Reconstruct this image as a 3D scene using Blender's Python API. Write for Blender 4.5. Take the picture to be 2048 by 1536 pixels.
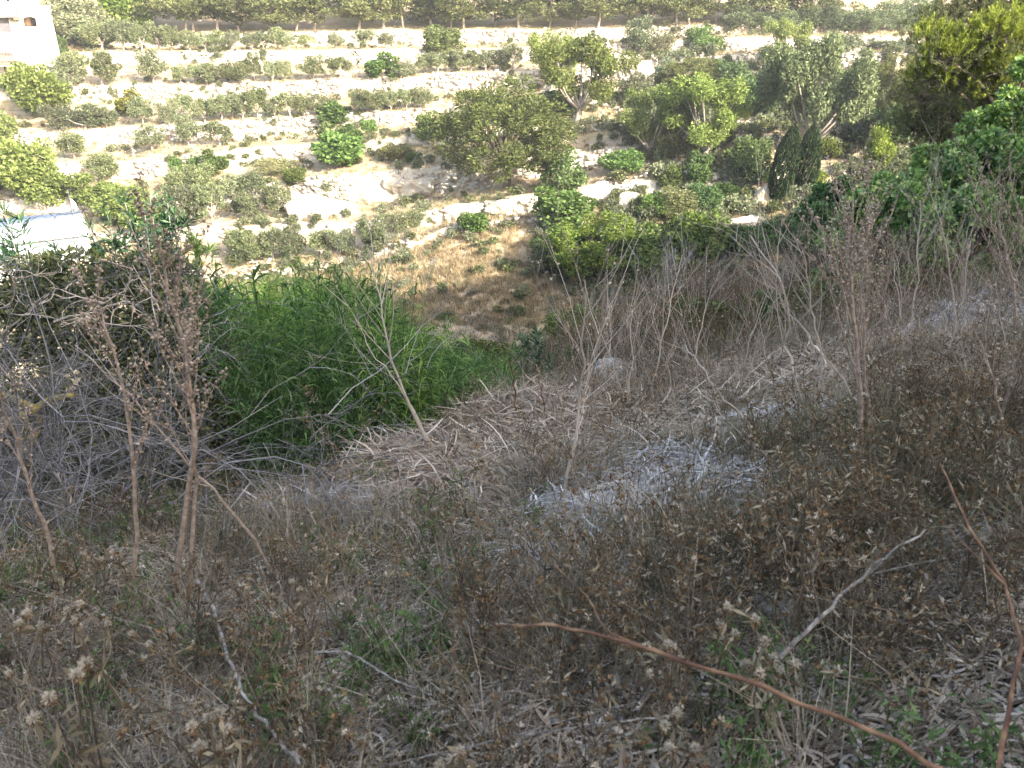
import bpy, math, random
import numpy as np
from mathutils import Vector
from mathutils.bvhtree import BVHTree

for o in list(bpy.data.objects):
    bpy.data.objects.remove(o)
SC = bpy.context.scene
COL = SC.collection

# ------------------------------------------------------------------ camera, sky, sun, exposure
PITCH = math.radians(25.4)
FPX = 1577.0                       # focal length in pixels of a 2048-wide picture
CAM = np.array([0.0, 0.0, 1.6])
cam_d = bpy.data.cameras.new('camera')
cam_d.sensor_width = 36.0
cam_d.lens = 36.0 * FPX / 2048.0
cam_d.clip_start = 0.05
cam_d.clip_end = 2000.0
cam_d.dof.use_dof = True
cam_d.dof.focus_distance = 9.0
cam_d.dof.aperture_fstop = 8.0
cam = bpy.data.objects.new('camera', cam_d)
cam.location = CAM
cam.rotation_euler = (math.pi / 2 - PITCH, 0, 0)
COL.objects.link(cam)
SC.camera = cam

SUN_EL = math.radians(27.0)
SUN_AZ = math.radians(135.0)       # clockwise from +Y (the view direction): behind the camera, to the right
world = bpy.data.worlds.new('World')
SC.world = world
world.use_nodes = True
wn = world.node_tree.nodes
wn.clear()
sky = wn.new('ShaderNodeTexSky')
sky.sky_type = 'NISHITA'
sky.sun_disc = False
sky.sun_elevation = SUN_EL
sky.sun_rotation = SUN_AZ
sky.air_density = 1.0
sky.dust_density = 3.0
sky.ozone_density = 0.6
bg = wn.new('ShaderNodeBackground')
bg.inputs['Strength'].default_value = 0.15
wo = wn.new('ShaderNodeOutputWorld')
world.node_tree.links.new(sky.outputs[0], bg.inputs[0])
world.node_tree.links.new(bg.outputs[0], wo.inputs[0])
to_sun = Vector((math.sin(SUN_AZ) * math.cos(SUN_EL), math.cos(SUN_AZ) * math.cos(SUN_EL), math.sin(SUN_EL)))
sun_d = bpy.data.lights.new('sun', 'SUN')
sun_d.energy = 4.5
sun_d.angle = math.radians(0.53)
sun_d.color = (1.0, 0.94, 0.84)
sun = bpy.data.objects.new('sun', sun_d)
sun.rotation_euler = to_sun.to_track_quat('Z', 'Y').to_euler()
sun.location = (30, -40, 60)
COL.objects.link(sun)
SC.view_settings.view_transform = 'Standard'
SC.view_settings.look = 'None'
SC.view_settings.exposure = 2.13
SC.view_settings.gamma = 1.0
SC.render.engine = 'CYCLES'
SC.cycles.max_bounces = 4
SC.cycles.diffuse_bounces = 2
SC.cycles.glossy_bounces = 1
SC.cycles.transmission_bounces = 2
SC.cycles.use_adaptive_sampling = True
SC.cycles.adaptive_threshold = 0.03
SC.cycles.use_denoising = True

# ------------------------------------------------------------------ helpers
cP, sP = math.cos(PITCH), math.sin(PITCH)
FWD = np.array([0, cP, -sP]); UPV = np.array([0, sP, cP])


def ray(px, py):
    return FWD + np.array([1.0, 0, 0]) * ((px - 1024.0) / FPX) - UPV * ((py - 768.0) / FPX)


def at(px, py, Y):
    d = ray(px, py)
    return CAM + d * (Y / d[1])


def project(P):
    q = np.asarray(P) - CAM
    dep = q @ FWD
    return np.stack([1024 + FPX * q[..., 0] / dep, 768 - FPX * (q @ UPV) / dep, dep], -1)


def lerp_line(pts, x):
    xs = [p[0] for p in pts]; ys = [p[1] for p in pts]
    return np.interp(x, xs, ys)


def smooth(a, b, x):
    t = np.clip((x - a) / (b - a), 0, 1)
    return t * t * (3 - 2 * t)


def hash2(ix, iy, seed):
    h = (ix.astype(np.int64) * 374761393 + iy.astype(np.int64) * 668265263 + seed * 1274126177) & 0xffffffff
    h = ((h ^ (h >> 13)) * 1274126177) & 0xffffffff
    return ((h ^ (h >> 16)) & 0xffff) / 65535.0


def vnoise(x, y, seed=0):
    x = np.asarray(x, float); y = np.asarray(y, float)
    ix = np.floor(x); iy = np.floor(y)
    fx = x - ix; fy = y - iy
    fx = fx * fx * (3 - 2 * fx); fy = fy * fy * (3 - 2 * fy)
    a = hash2(ix, iy, seed); b = hash2(ix + 1, iy, seed)
    c = hash2(ix, iy + 1, seed); d = hash2(ix + 1, iy + 1, seed)
    return (a * (1 - fx) + b * fx) * (1 - fy) + (c * (1 - fx) + d * fx) * fy


def fbm(x, y, seed=0, octv=4):
    s = 0; a = 0.5
    for k in range(octv):
        s = s + a * (vnoise(x, y, seed + k) - 0.5)
        x = np.asarray(x) * 2.03; y = np.asarray(y) * 2.03; a *= 0.5
    return s


def unit(v):
    return v / np.maximum(np.linalg.norm(v, axis=-1, keepdims=True), 1e-9)


class MB:
    """Collects vertices and faces; build() links them as one mesh object."""

    def __init__(self):
        self.v = []; self.f = []; self.n = 0

    def add(self, V, F):
        V = np.asarray(V, float).reshape(-1, 3); F = np.asarray(F, np.int64)
        self.v.append(V); self.f.append(F + self.n); self.n += len(V)
        return self

    def merge(self, V, F):
        return self.add(V, F)

    def mesh(self, name, mat, smooth_shade=False):
        me = bpy.data.meshes.new(name)
        V = np.concatenate(self.v) if self.v else np.zeros((0, 3))
        me.vertices.add(len(V)); me.vertices.foreach_set('co', V.astype(np.float32).ravel())
        loops = np.concatenate([f.ravel() for f in self.f])
        sizes = np.concatenate([np.full(len(f), f.shape[1]) for f in self.f])
        starts = np.concatenate([[0], np.cumsum(sizes)[:-1]])
        me.loops.add(len(loops)); me.loops.foreach_set('vertex_index', loops.astype(np.int32))
        me.polygons.add(len(sizes))
        me.polygons.foreach_set('loop_start', starts.astype(np.int32))
        if smooth_shade:
            me.polygons.foreach_set('use_smooth', np.ones(len(sizes), bool))
        if mat is not None:
            me.materials.append(mat)
        me.update(calc_edges=True)
        return me

    def build(self, name, mat, parent=None, smooth_shade=False, link=True):
        o = bpy.data.objects.new(name, self.mesh(name, mat, smooth_shade))
        if link:
            COL.objects.link(o)
        if parent is not None:
            o.parent = parent
        return o


def tag(o, label=None, cat=None, group=None, kind=None):
    if label: o['label'] = label
    if cat: o['category'] = cat
    if group: o['group'] = group
    if kind: o['kind'] = kind
    return o


def empty(name, loc=(0, 0, 0), rz=0.0):
    o = bpy.data.objects.new(name, None)
    o.empty_display_size = 0.2
    o.location = loc; o.rotation_euler = (0, 0, rz)
    COL.objects.link(o)
    return o


def tubes(P, R, k=4):
    """P (M,n,3) polylines, R (M,n) radii."""
    P = np.asarray(P, float); R = np.asarray(R, float)
    M, n = P.shape[:2]
    T = np.empty_like(P)
    T[:, 1:-1] = P[:, 2:] - P[:, :-2]; T[:, 0] = P[:, 1] - P[:, 0]; T[:, -1] = P[:, -1] - P[:, -2]
    T = unit(T)
    ref = np.where(np.abs(T[:, :1, 2:3]) > 0.9, np.array([1.0, 0, 0]), np.array([0, 0, 1.0]))
    A = unit(np.cross(T, np.broadcast_to(ref, T.shape)))
    B = np.cross(T, A)
    ang = np.arange(k) * 2 * math.pi / k
    V = P[:, :, None] + R[:, :, None, None] * (A[:, :, None] * np.cos(ang)[None, None, :, None] + B[:, :, None] * np.sin(ang)[None, None, :, None])
    idx = np.arange(M * n * k).reshape(M, n, k)
    a = idx[:, :-1]; b = np.roll(a, -1, 2); d = idx[:, 1:]; c = np.roll(d, -1, 2)
    F = np.stack([a, b, c, d], -1).reshape(-1, 4)
    return V.reshape(-1, 3), F


def ribbons(P, W, S):
    """P (M,n,3), W (M,n) half widths, S (M,3) side vectors."""
    P = np.asarray(P, float)
    M, n = P.shape[:2]
    S = unit(np.asarray(S, float))[:, None]
    V = np.stack([P - S * W[..., None], P + S * W[..., None]], 2)
    idx = np.arange(M * n * 2).reshape(M, n, 2)
    F = np.stack([idx[:, :-1, 0], idx[:, :-1, 1], idx[:, 1:, 1], idx[:, 1:, 0]], -1).reshape(-1, 4)
    return V.reshape(-1, 3), F


def leaves(pos, d, nrm, L, W, shape=4):
    pos = np.asarray(pos); d = unit(d); s = unit(np.cross(d, nrm)); nn = np.cross(s, d)
    L = np.broadcast_to(L, len(pos))[:, None]; W = np.broadcast_to(W, len(pos))[:, None]
    if shape == 4:
        V = np.stack([pos, pos + d * L * .5 + s * W * .5, pos + d * L - nn * L * .12, pos + d * L * .5 - s * W * .5], 1)
        F = np.arange(len(pos) * 4).reshape(-1, 4)
    else:   # six corners, rounded tip
        V = np.stack([pos, pos + d * L * .45 + s * W * .42, pos + d * L * .85 + s * W * .4, pos + d * L - nn * L * .1,
                      pos + d * L * .85 - s * W * .4, pos + d * L * .45 - s * W * .42], 1)
        F = np.arange(len(pos) * 6).reshape(-1, 6)
    return V.reshape(-1, 3), F


def rdir(rng, n):
    return unit(rng.normal(size=(n, 3)))


def resample(pts, n):
    """Catmull-Rom through pts, n points."""
    p = np.asarray(pts, float)
    p = np.vstack([2 * p[0] - p[1], p, 2 * p[-1] - p[-2]])
    m = len(p) - 3
    out = []
    for u in np.linspace(0, m - 1e-6, n):
        i = int(u); t = u - i
        a, b, c, d = p[i:i + 4]
        out.append(0.5 * ((2 * b) + (c - a) * t + (2 * a - 5 * b + 4 * c - d) * t * t + (3 * b - a - 3 * c + d) * t ** 3))
    return np.array(out)


NPT = 6


def grow(out, rng, p, d, L, r, lev, nch, ang, wob, up, shrink=.6, rsh=.55, tmin=.25):
    pts = [p]; rr = [r]; d = unit(d)
    cur = d.copy()
    for k in range(NPT - 1):
        cur = unit(cur + rng.normal(size=3) * wob + np.array([0, 0, up]))
        pts.append(pts[-1] + cur * L / (NPT - 1)); rr.append(r * (1 - .7 * (k + 1) / (NPT - 1)))
    pts = np.array(pts); out.append((pts, np.array(rr), lev))
    if lev <= 0:
        return
    for c in range(nch if np.isscalar(nch) else nch[lev]):
        t = rng.uniform(tmin, 1.0) * (NPT - 1)
        i = min(int(t), NPT - 2); q = pts[i] + (pts[i + 1] - pts[i]) * (t - i)
        ax = unit(pts[i + 1] - pts[i])
        side = unit(np.cross(ax, rng.normal(size=3)))
        a = ang * rng.uniform(.6, 1.3)
        grow(out, rng, q, ax * math.cos(a) + side * math.sin(a), L * shrink * rng.uniform(.6, 1.2), r * rsh, lev - 1, nch, ang, wob, up, shrink, rsh, tmin)


def branch_mesh(mb, out, k=4, sel=None):
    o = [b for b in out if sel is None or sel(b[2])]
    if o:
        mb.add(*tubes(np.stack([b[0] for b in o]), np.stack([b[1] for b in o]), k))


def ell_blob(rng, c, r, n):
    return np.asarray(c) + rdir(rng, n) * np.asarray(r)


def crown_leaves(mb, rng, blobs, n, L, W, out=.6, shape=4, inner=.5, flat=0.0, cull=.62):
    """Leaves scattered through the outer shells of many overlapping clumps."""
    C = np.array([b[0] for b in blobs], float)
    R = np.array([b[1] if np.ndim(b[1]) else (b[1],) * 3 for b in blobs], float)
    w = (R.prod(1)) ** (2 / 3); w /= w.sum()
    k = rng.choice(len(C), n, p=w)
    u = rdir(rng, n)
    rad = inner + (1 - inner) * rng.random(n) ** .5
    pos = C[k] + u * R[k] * rad[:, None]
    if cull:
        keep = np.ones(n, bool)
        for j in range(len(C)):
            q = np.linalg.norm((pos - C[j]) / R[j], axis=1)
            keep &= ~((q < cull) & (k != j))
        pos, u = pos[keep], u[keep]; n = len(pos)
    d = unit(u * out + rdir(rng, n) * (1 - out) + np.array([0, 0, .12]))
    nr = unit(rdir(rng, n) * (1 - flat) + np.array([0, 0, 1.0]) * flat + u * .4)
    l = L * rng.uniform(.7, 1.3, n)
    mb.add(*leaves(pos, d, nr, l, W * l / L, shape))
    return pos


# ------------------------------------------------------------------ materials
def nt(name):
    m = bpy.data.materials.new(name); m.use_nodes = True
    t = m.node_tree; t.nodes.clear()
    return m, t.nodes, t.links, t.nodes.new('ShaderNodeOutputMaterial')


def ramp(N, stops, interp='LINEAR'):
    r = N.new('ShaderNodeValToRGB'); r.color_ramp.interpolation = interp
    e = r.color_ramp.elements
    e[0].position, e[0].color = stops[0][0], (*stops[0][1], 1)
    e[1].position, e[1].color = stops[-1][0], (*stops[-1][1], 1)
    for p, c in stops[1:-1]:
        x = e.new(p); x.color = (*c, 1)
    return r


def leaf_material(name, stops, trans=.35, rough=.55, gloss=0.0, objrand=0.25, clump=0):
    m, N, K, out = nt(name)
    geo = N.new('ShaderNodeNewGeometry'); oi = N.new('ShaderNodeObjectInfo')
    r = ramp(N, stops); K.new(geo.outputs['Random Per Island'], r.inputs[0])
    mul = N.new('ShaderNodeMix'); mul.data_type = 'RGBA'; mul.blend_type = 'MULTIPLY'; mul.inputs[0].default_value = 1
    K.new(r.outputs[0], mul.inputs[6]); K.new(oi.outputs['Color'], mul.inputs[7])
    hsv = N.new('ShaderNodeHueSaturation')
    mr = N.new('ShaderNodeMapRange'); K.new(oi.outputs['Random'], mr.inputs[0])
    mr.inputs[3].default_value = 1 - objrand; mr.inputs[4].default_value = 1 + objrand
    K.new(mul.outputs[2], hsv.inputs['Color'])
    if clump:
        tc = N.new('ShaderNodeTexCoord'); nz = N.new('ShaderNodeTexNoise'); nz.inputs['Scale'].default_value = clump; nz.inputs['Detail'].default_value = 3
        K.new(tc.outputs['Object'], nz.inputs['Vector'])
        m2 = N.new('ShaderNodeMapRange'); K.new(nz.outputs['Fac'], m2.inputs[0]); m2.inputs[1].default_value = .3; m2.inputs[2].default_value = .7
        m2.inputs[3].default_value = .6; m2.inputs[4].default_value = 1.4
        mm = N.new('ShaderNodeMath'); mm.operation = 'MULTIPLY'; K.new(mr.outputs[0], mm.inputs[0]); K.new(m2.outputs[0], mm.inputs[1])
        K.new(mm.outputs[0], hsv.inputs['Value'])
    else:
        K.new(mr.outputs[0], hsv.inputs['Value'])
    d = N.new('ShaderNodeBsdfDiffuse'); K.new(hsv.outputs[0], d.inputs[0])
    last = d
    if trans > 0:
        t = N.new('ShaderNodeBsdfTranslucent'); K.new(hsv.outputs[0], t.inputs[0])
        mx = N.new('ShaderNodeMixShader'); mx.inputs[0].default_value = trans
        K.new(d.outputs[0], mx.inputs[1]); K.new(t.outputs[0], mx.inputs[2]); last = mx
    if gloss > 0:
        g = N.new('ShaderNodeBsdfGlossy'); g.inputs['Roughness'].default_value = rough
        g.inputs['Color'].default_value = (.9, .95, 1, 1)
        mx = N.new('ShaderNodeMixShader'); mx.inputs[0].default_value = gloss
        K.new(last.outputs[0], mx.inputs[1]); K.new(g.outputs[0], mx.inputs[2]); last = mx
    K.new(last.outputs[0], out.inputs[0])
    return m


def noise_material(name, stops, scale, rough=.9, bump=.3, bscale=None, detail=5, island=0.0, coord='Object'):
    m, N, K, out = nt(name)
    tc = N.new('ShaderNodeTexCoord')
    n = N.new('ShaderNodeTexNoise'); n.inputs['Scale'].default_value = scale; n.inputs['Detail'].default_value = detail
    K.new(tc.outputs[coord], n.inputs['Vector'])
    r = ramp(N, stops); K.new(n.outputs['Fac'], r.inputs[0])
    c = r.outputs[0]
    oi = N.new('ShaderNodeObjectInfo')
    mul = N.new('ShaderNodeMix'); mul.data_type = 'RGBA'; mul.blend_type = 'MULTIPLY'; mul.inputs[0].default_value = 1
    K.new(c, mul.inputs[6]); K.new(oi.outputs['Color'], mul.inputs[7]); c = mul.outputs[2]
    if island > 0:
        geo = N.new('ShaderNodeNewGeometry')
        mr = N.new('ShaderNodeMapRange'); K.new(geo.outputs['Random Per Island'], mr.inputs[0])
        mr.inputs[3].default_value = 1 - island; mr.inputs[4].default_value = 1 + island
        h = N.new('ShaderNodeHueSaturation'); K.new(mr.outputs[0], h.inputs['Value']); K.new(c, h.inputs['Color']); c = h.outputs[0]
    b = N.new('ShaderNodeBsdfPrincipled'); b.inputs['Roughness'].default_value = rough
    b.inputs['Specular IOR Level'].default_value = .2
    K.new(c, b.inputs['Base Color'])
    if bump:
        n2 = N.new('ShaderNodeTexNoise'); n2.inputs['Scale'].default_value = bscale or scale * 3; n2.inputs['Detail'].default_value = 6
        K.new(tc.outputs[coord], n2.inputs['Vector'])
        bp = N.new('ShaderNodeBump'); bp.inputs['Strength'].default_value = bump; bp.inputs['Distance'].default_value = .05
        K.new(n2.outputs['Fac'], bp.inputs['Height']); K.new(bp.outputs[0], b.inputs['Normal'])
    K.new(b.outputs[0], out.inputs[0])
    return m


M = {}
M['olive_leaf'] = leaf_material('olive_leaf', [(0, (.075, .09, .042)), (.6, (.16, .175, .09)), (1, (.28, .295, .18))], .3)
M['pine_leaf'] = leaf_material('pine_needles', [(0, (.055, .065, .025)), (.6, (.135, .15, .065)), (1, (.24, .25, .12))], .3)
M['green_leaf'] = leaf_material('broad_green_leaf', [(0, (.065, .09, .032)), (.6, (.145, .18, .07)), (1, (.25, .285, .13))], .35)
M['grey_leaf'] = leaf_material('grey_green_leaf', [(0, (.09, .105, .055)), (.6, (.19, .205, .115)), (1, (.31, .32, .20))], .3)
M['cypress_leaf'] = leaf_material('cypress_scales', [(0, (.012, .025, .010)), (.7, (.035, .055, .022)), (1, (.07, .095, .04))], .1)
M['carob_leaf'] = leaf_material('carob_leaf', [(0, (.035, .08, .022)), (.6, (.11, .21, .06)), (1, (.26, .37, .11))], .35, .4, .05)
M['near_pine'] = leaf_material('sunlit_pine_needles', [(0, (.10, .13, .02)), (.6, (.25, .295, .05)), (1, (.43, .46, .10))], .4)  # the corner pine's sunlight is put into this needle colour
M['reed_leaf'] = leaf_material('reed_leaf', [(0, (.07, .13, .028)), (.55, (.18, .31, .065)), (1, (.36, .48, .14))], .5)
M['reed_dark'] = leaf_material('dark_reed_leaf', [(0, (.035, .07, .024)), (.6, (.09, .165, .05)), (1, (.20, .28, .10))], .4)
M['oleander_leaf'] = leaf_material('oleander_leaf', [(0, (.02, .055, .02)), (.6, (.055, .125, .05)), (1, (.14, .22, .10))], .3, .4, .04)
M['vine_leaf'] = leaf_material('vine_leaf', [(0, (.028, .034, .014)), (.6, (.075, .085, .03)), (1, (.17, .18, .06))], .3, .45, .03)
M['brush'] = leaf_material('brown_brush', [(0, (.06, .046, .027)), (.6, (.14, .11, .065)), (1, (.27, .215, .13))], .15, objrand=.35)
M['dry_grass'] = leaf_material('dry_grass', [(0, (.14, .11, .08)), (.55, (.30, .25, .18)), (1, (.54, .47, .37))], .25, clump=2.2)
M['olive_grass'] = leaf_material('half_dry_grass', [(0, (.085, .082, .045)), (.6, (.19, .175, .10)), (1, (.36, .33, .21))], .3, clump=2.2)
M['far_grass'] = leaf_material('far_dry_grass', [(0, (.20, .14, .075)), (.55, (.36, .27, .15)), (1, (.52, .42, .25))], .25, objrand=.25)
M['litter'] = leaf_material('dead_leaf_litter', [(0, (.14, .10, .07)), (.45, (.36, .285, .205)), (1, (.64, .55, .44))], .1, objrand=.3)
M['litter_pale'] = leaf_material('bleached_leaf_litter', [(0, (.20, .175, .155)), (.5, (.44, .395, .36)), (1, (.70, .655, .61))], .1, objrand=.25)
M['herb_stem'] = leaf_material('dead_herb_stem', [(0, (.06, .043, .03)), (.6, (.14, .102, .07)), (1, (.29, .22, .155))], 0, objrand=.35)
M['herb_leaf'] = leaf_material('dead_herb_leaf', [(0, (.08, .066, .04)), (.6, (.185, .155, .10)), (1, (.34, .29, .20))], .2, objrand=.35)
M['green_herb'] = leaf_material('green_herb', [(0, (.055, .095, .03)), (.6, (.12, .19, .065)), (1, (.22, .29, .12))], .3, clump=1.5)
M['fluff'] = leaf_material('seed_fluff', [(0, (.36, .30, .21)), (.6, (.56, .49, .38)), (1, (.78, .72, .61))], .4, objrand=.15)
M['bract'] = leaf_material('thistle_bract', [(0, (.10, .06, .03)), (.6, (.19, .12, .065)), (1, (.32, .22, .12))], .1)
M['grey_twig'] = leaf_material('grey_twig', [(0, (.14, .125, .115)), (.6, (.28, .255, .235)), (1, (.48, .45, .41))], 0, objrand=.1)
M['bush_twig'] = leaf_material('dead_bush_twig', [(0, (.09, .085, .085)), (.6, (.20, .185, .18)), (1, (.40, .375, .36))], 0, objrand=.1)
M['pale_twig'] = leaf_material('pale_twig', [(0, (.27, .225, .18)), (.6, (.42, .36, .295)), (1, (.58, .51, .43))], 0, objrand=.1)
M['brown_stalk'] = noise_material('brown_stalk', [(.3, (.19, .14, .105)), (.55, (.33, .255, .195)), (.75, (.47, .385, .31))], 40, .8, .2)
M['capsule'] = leaf_material('seed_capsule', [(0, (.20, .15, .11)), (.6, (.36, .285, .215)), (1, (.52, .43, .33))], 0)
M['dead_wood'] = noise_material('weathered_wood', [(.3, (.13, .105, .085)), (.5, (.30, .26, .215)), (.7, (.52, .475, .41))], 45, .9, .6, 120)
M['cane'] = noise_material('bramble_cane', [(.3, (.06, .03, .02)), (.5, (.14, .07, .04)), (.72, (.30, .18, .10))], 25, .6, .1)
M['lichen'] = noise_material('lichen_bark', [(.35, (.12, .11, .10)), (.5, (.24, .20, .08)), (.65, (.42, .32, .05))], 30, .9, .3)
M['bark'] = noise_material('pale_bark', [(.3, (.22, .18, .14)), (.6, (.40, .34, .28)), (.8, (.55, .49, .42))], 8, .9, .3)
M['dark_bark'] = noise_material('brown_bark', [(.3, (.10, .075, .055)), (.6, (.19, .15, .115)), (.8, (.30, .25, .20))], 8, .9, .3)
M['limestone'] = noise_material('limestone', [(.30, (.32, .255, .17)), (.48, (.52, .455, .355)), (.7, (.68, .62, .53))], 1.3, .95, .5, 6, island=.3)
M['near_rock'] = noise_material('weathered_limestone', [(.3, (.16, .14, .12)), (.5, (.33, .30, .26)), (.7, (.50, .47, .42))], 3.5, .95, .6, 18)
M['plaster'] = noise_material('cream_plaster', [(.2, (.74, .69, .60)), (.8, (.82, .78, .70))], .7, .9, .1)
M['sandstone'] = noise_material('tan_stone', [(.3, (.26, .17, .10)), (.7, (.36, .25, .16))], 2, .9, .2)
M['roof_tile'] = noise_material('pinkish_roof', [(.3, (.22, .14, .11)), (.7, (.32, .22, .18))], 2, .9, .3, island=.2)
M['shutter'] = noise_material('grey_shutter', [(.3, (.10, .095, .10)), (.7, (.15, .14, .15))], 1, .5, 0, island=.08)
M['window_glass'] = noise_material('window_glass', [(.3, (.025, .025, .03)), (.7, (.06, .06, .07))], 1, .15, 0)
M['timber'] = noise_material('brown_timber', [(.3, (.05, .03, .022)), (.7, (.09, .055, .04))], 6, .8, .2)
M['metal'] = noise_material('grey_metal', [(.3, (.10, .10, .11)), (.7, (.2, .2, .21))], 3, .5, 0)
M['white_sheet'] = noise_material('white_sheet', [(.3, (.70, .71, .74)), (.7, (.80, .80, .82))], .8, .7, .1)


def ground_material(name, near):
    m, N, K, out = nt(name)
    tc = N.new('ShaderNodeTexCoord'); geo = N.new('ShaderNodeNewGeometry')

    def noise(s, det=6, rgh=.6):
        n = N.new('ShaderNodeTexNoise'); n.inputs['Scale'].default_value = s
        n.inputs['Detail'].default_value = det; n.inputs['Roughness'].default_value = rgh
        K.new(tc.outputs['Object'], n.inputs['Vector']); return n.outputs['Fac']

    def mixc(f, a, b):
        x = N.new('ShaderNodeMix'); x.data_type = 'RGBA'
        K.new(f, x.inputs[0]); K.new(a, x.inputs[6]); K.new(b, x.inputs[7]); return x.outputs[2]

    def math_(op, a, b):
        x = N.new('ShaderNodeMath'); x.operation = op
        for i, v in enumerate((a, b)):
            if isinstance(v, (int, float)): x.inputs[i].default_value = v
            else: K.new(v, x.inputs[i])
        return x.outputs[0]
    if near:
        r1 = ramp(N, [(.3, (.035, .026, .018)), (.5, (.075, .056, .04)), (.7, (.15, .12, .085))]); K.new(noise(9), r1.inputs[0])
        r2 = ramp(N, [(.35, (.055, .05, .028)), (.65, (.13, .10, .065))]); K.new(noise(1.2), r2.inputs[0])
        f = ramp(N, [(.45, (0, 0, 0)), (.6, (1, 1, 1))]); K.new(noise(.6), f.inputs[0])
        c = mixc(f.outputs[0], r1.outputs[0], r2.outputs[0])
        sc = 14
    else:
        soil = ramp(N, [(.3, (.35, .25, .155)), (.5, (.50, .385, .26)), (.7, (.64, .53, .39))]); K.new(noise(.5, 8, .7), soil.inputs[0])
        grass = ramp(N, [(.3, (.28, .23, .115)), (.55, (.44, .37, .21)), (.75, (.58, .50, .33))]); K.new(noise(1.4, 8, .7), grass.inputs[0])
        rock = ramp(N, [(.28, (.30, .235, .16)), (.42, (.55, .48, .375)), (.7, (.72, .66, .56))]); K.new(noise(1.1, 9, .75), rock.inputs[0])
        f = ramp(N, [(.42, (0, 0, 0)), (.58, (1, 1, 1))]); K.new(noise(.13, 6, .65), f.inputs[0])
        c = mixc(f.outputs[0], soil.outputs[0], grass.outputs[0])
        sx = N.new('ShaderNodeSeparateXYZ'); K.new(geo.outputs['Normal'], sx.inputs[0])
        steep = math_('SUBTRACT', .93, sx.outputs[2])
        n = math_('MULTIPLY', math_('SUBTRACT', noise(.35, 7, .7), .5), 2.2)
        rr = ramp(N, [(.35, (0, 0, 0)), (.55, (1, 1, 1))]); K.new(math_('ADD', math_('MULTIPLY', steep, 1.5), n), rr.inputs[0])
        c = mixc(rr.outputs[0], c, rock.outputs[0])
        sc = 3
    b = N.new('ShaderNodeBsdfPrincipled'); b.inputs['Roughness'].default_value = .95; b.inputs['Specular IOR Level'].default_value = .1
    K.new(c, b.inputs['Base Color'])
    bp = N.new('ShaderNodeBump'); bp.inputs['Strength'].default_value = .7; bp.inputs['Distance'].default_value = .04 if near else .25
    K.new(noise(sc, 8, .7), bp.inputs['Height']); K.new(bp.outputs[0], b.inputs['Normal'])
    K.new(b.outputs[0], out.inputs[0])
    return m


M['near_ground'] = ground_material('shaded_slope_soil', True)
M['far_ground'] = ground_material('terraced_slope_soil', False)

ORD = ['first', 'second', 'third', 'fourth', 'fifth', 'sixth', 'seventh', 'eighth', 'ninth', 'tenth', 'eleventh', 'twelfth', 'thirteenth',
       'fourteenth', 'fifteenth', 'sixteenth', 'seventeenth', 'eighteenth', 'nineteenth', 'twentieth', 'twenty-first', 'twenty-second',
       'twenty-third', 'twenty-fourth', 'twenty-fifth', 'twenty-sixth', 'twenty-seventh', 'twenty-eighth', 'twenty-ninth', 'thirtieth']

# ------------------------------------------------------------------ far terraced hillside
# each line: retaining-wall top edge along the picture's columns, wall height in pixels, distance in metres
LINES = [
    ([(-700, 60), (0, 60), (400, 66), (900, 60), (1250, 56), (1500, 50), (1850, 46), (2800, 44)], [(-700, 24), (900, 30), (1250, 24), (1500, 18), (2800, 14)], 120.0),
    ([(-700, 112), (150, 104), (850, 99), (1000, 94), (1200, 89), (1500, 75), (1850, 73), (2800, 70)], [(-700, 26), (850, 24), (1200, 36), (1500, 26), (2800, 24)], 109.0),
    ([(-700, 182), (150, 172), (500, 166), (700, 156), (1050, 141), (1300, 121), (1475, 105), (1850, 104), (2800, 100)], [(-700, 26), (700, 30), (1050, 40), (1475, 30), (2800, 30)], 98.0),
    ([(-700, 270), (150, 260), (500, 240), (720, 224), (850, 216), (1000, 206), (1300, 186), (1700, 172), (2800, 165)], [(-700, 30), (300, 34), (560, 34), (850, 30), (1050, 20), (2800, 16)], 88.0),
    ([(-700, 340), (150, 326), (400, 308), (560, 292), (700, 280), (850, 268), (1000, 256), (1300, 238), (1700, 225), (2800, 215)], [(-700, 40), (150, 40), (560, 36), (850, 28), (1100, 18), (2800, 14)], 80.0),
    ([(-700, 410), (350, 388), (560, 362), (720, 345), (900, 330), (1100, 306), (1220, 292), (1400, 276), (1700, 262), (2800, 250)], [(-700, 26), (500, 40), (600, 64), (850, 58), (1100, 44), (1300, 30), (2800, 20)], 74.0),
    ([(-700, 480), (370, 456), (620, 447), (720, 442), (850, 420), (1000, 398), (1200, 372), (1400, 350), (1700, 335), (2800, 320)], [(-700, 24), (370, 24), (700, 26), (1000, 40), (1300, 44), (1500, 20), (2800, 12)], 67.0),
    ([(-700, 560), (500, 542), (600, 530), (720, 506), (870, 460), (950, 440), (1150, 428), (1400, 425), (1700, 415), (2800, 400)], [(-700, 24), (590, 22), (720, 24), (870, 22), (980, 12), (1400, 8), (2800, 8)], 60.5),
]
cols = np.arange(-700, 2800, 7.0)
nc = len(cols)


def line_y(k, px):
    y = lerp_line(LINES[k][0], px)
    return y + 5.0 * fbm(px / 60.0, np.zeros_like(px) + k * 7.3, 11, 4)


def line_h(k, px):
    return lerp_line(LINES[k][1], px) * (1 + .55 * fbm(px / 45.0, np.zeros_like(px) + k * 3.1, 23, 3))


def line_Y(k, px):
    return LINES[k][2] + 2.2 * fbm(px / 130.0, np.zeros_like(px) + k * 5.7, 31, 3)


def col_pts(px, py, Y):
    d = FWD[None] + np.stack([(px - 1024) / FPX, 0 * px, 0 * px], -1) - UPV[None] * ((py - 768) / FPX)[:, None]
    return CAM + d * (Y / d[:, 1])[:, None]


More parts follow.
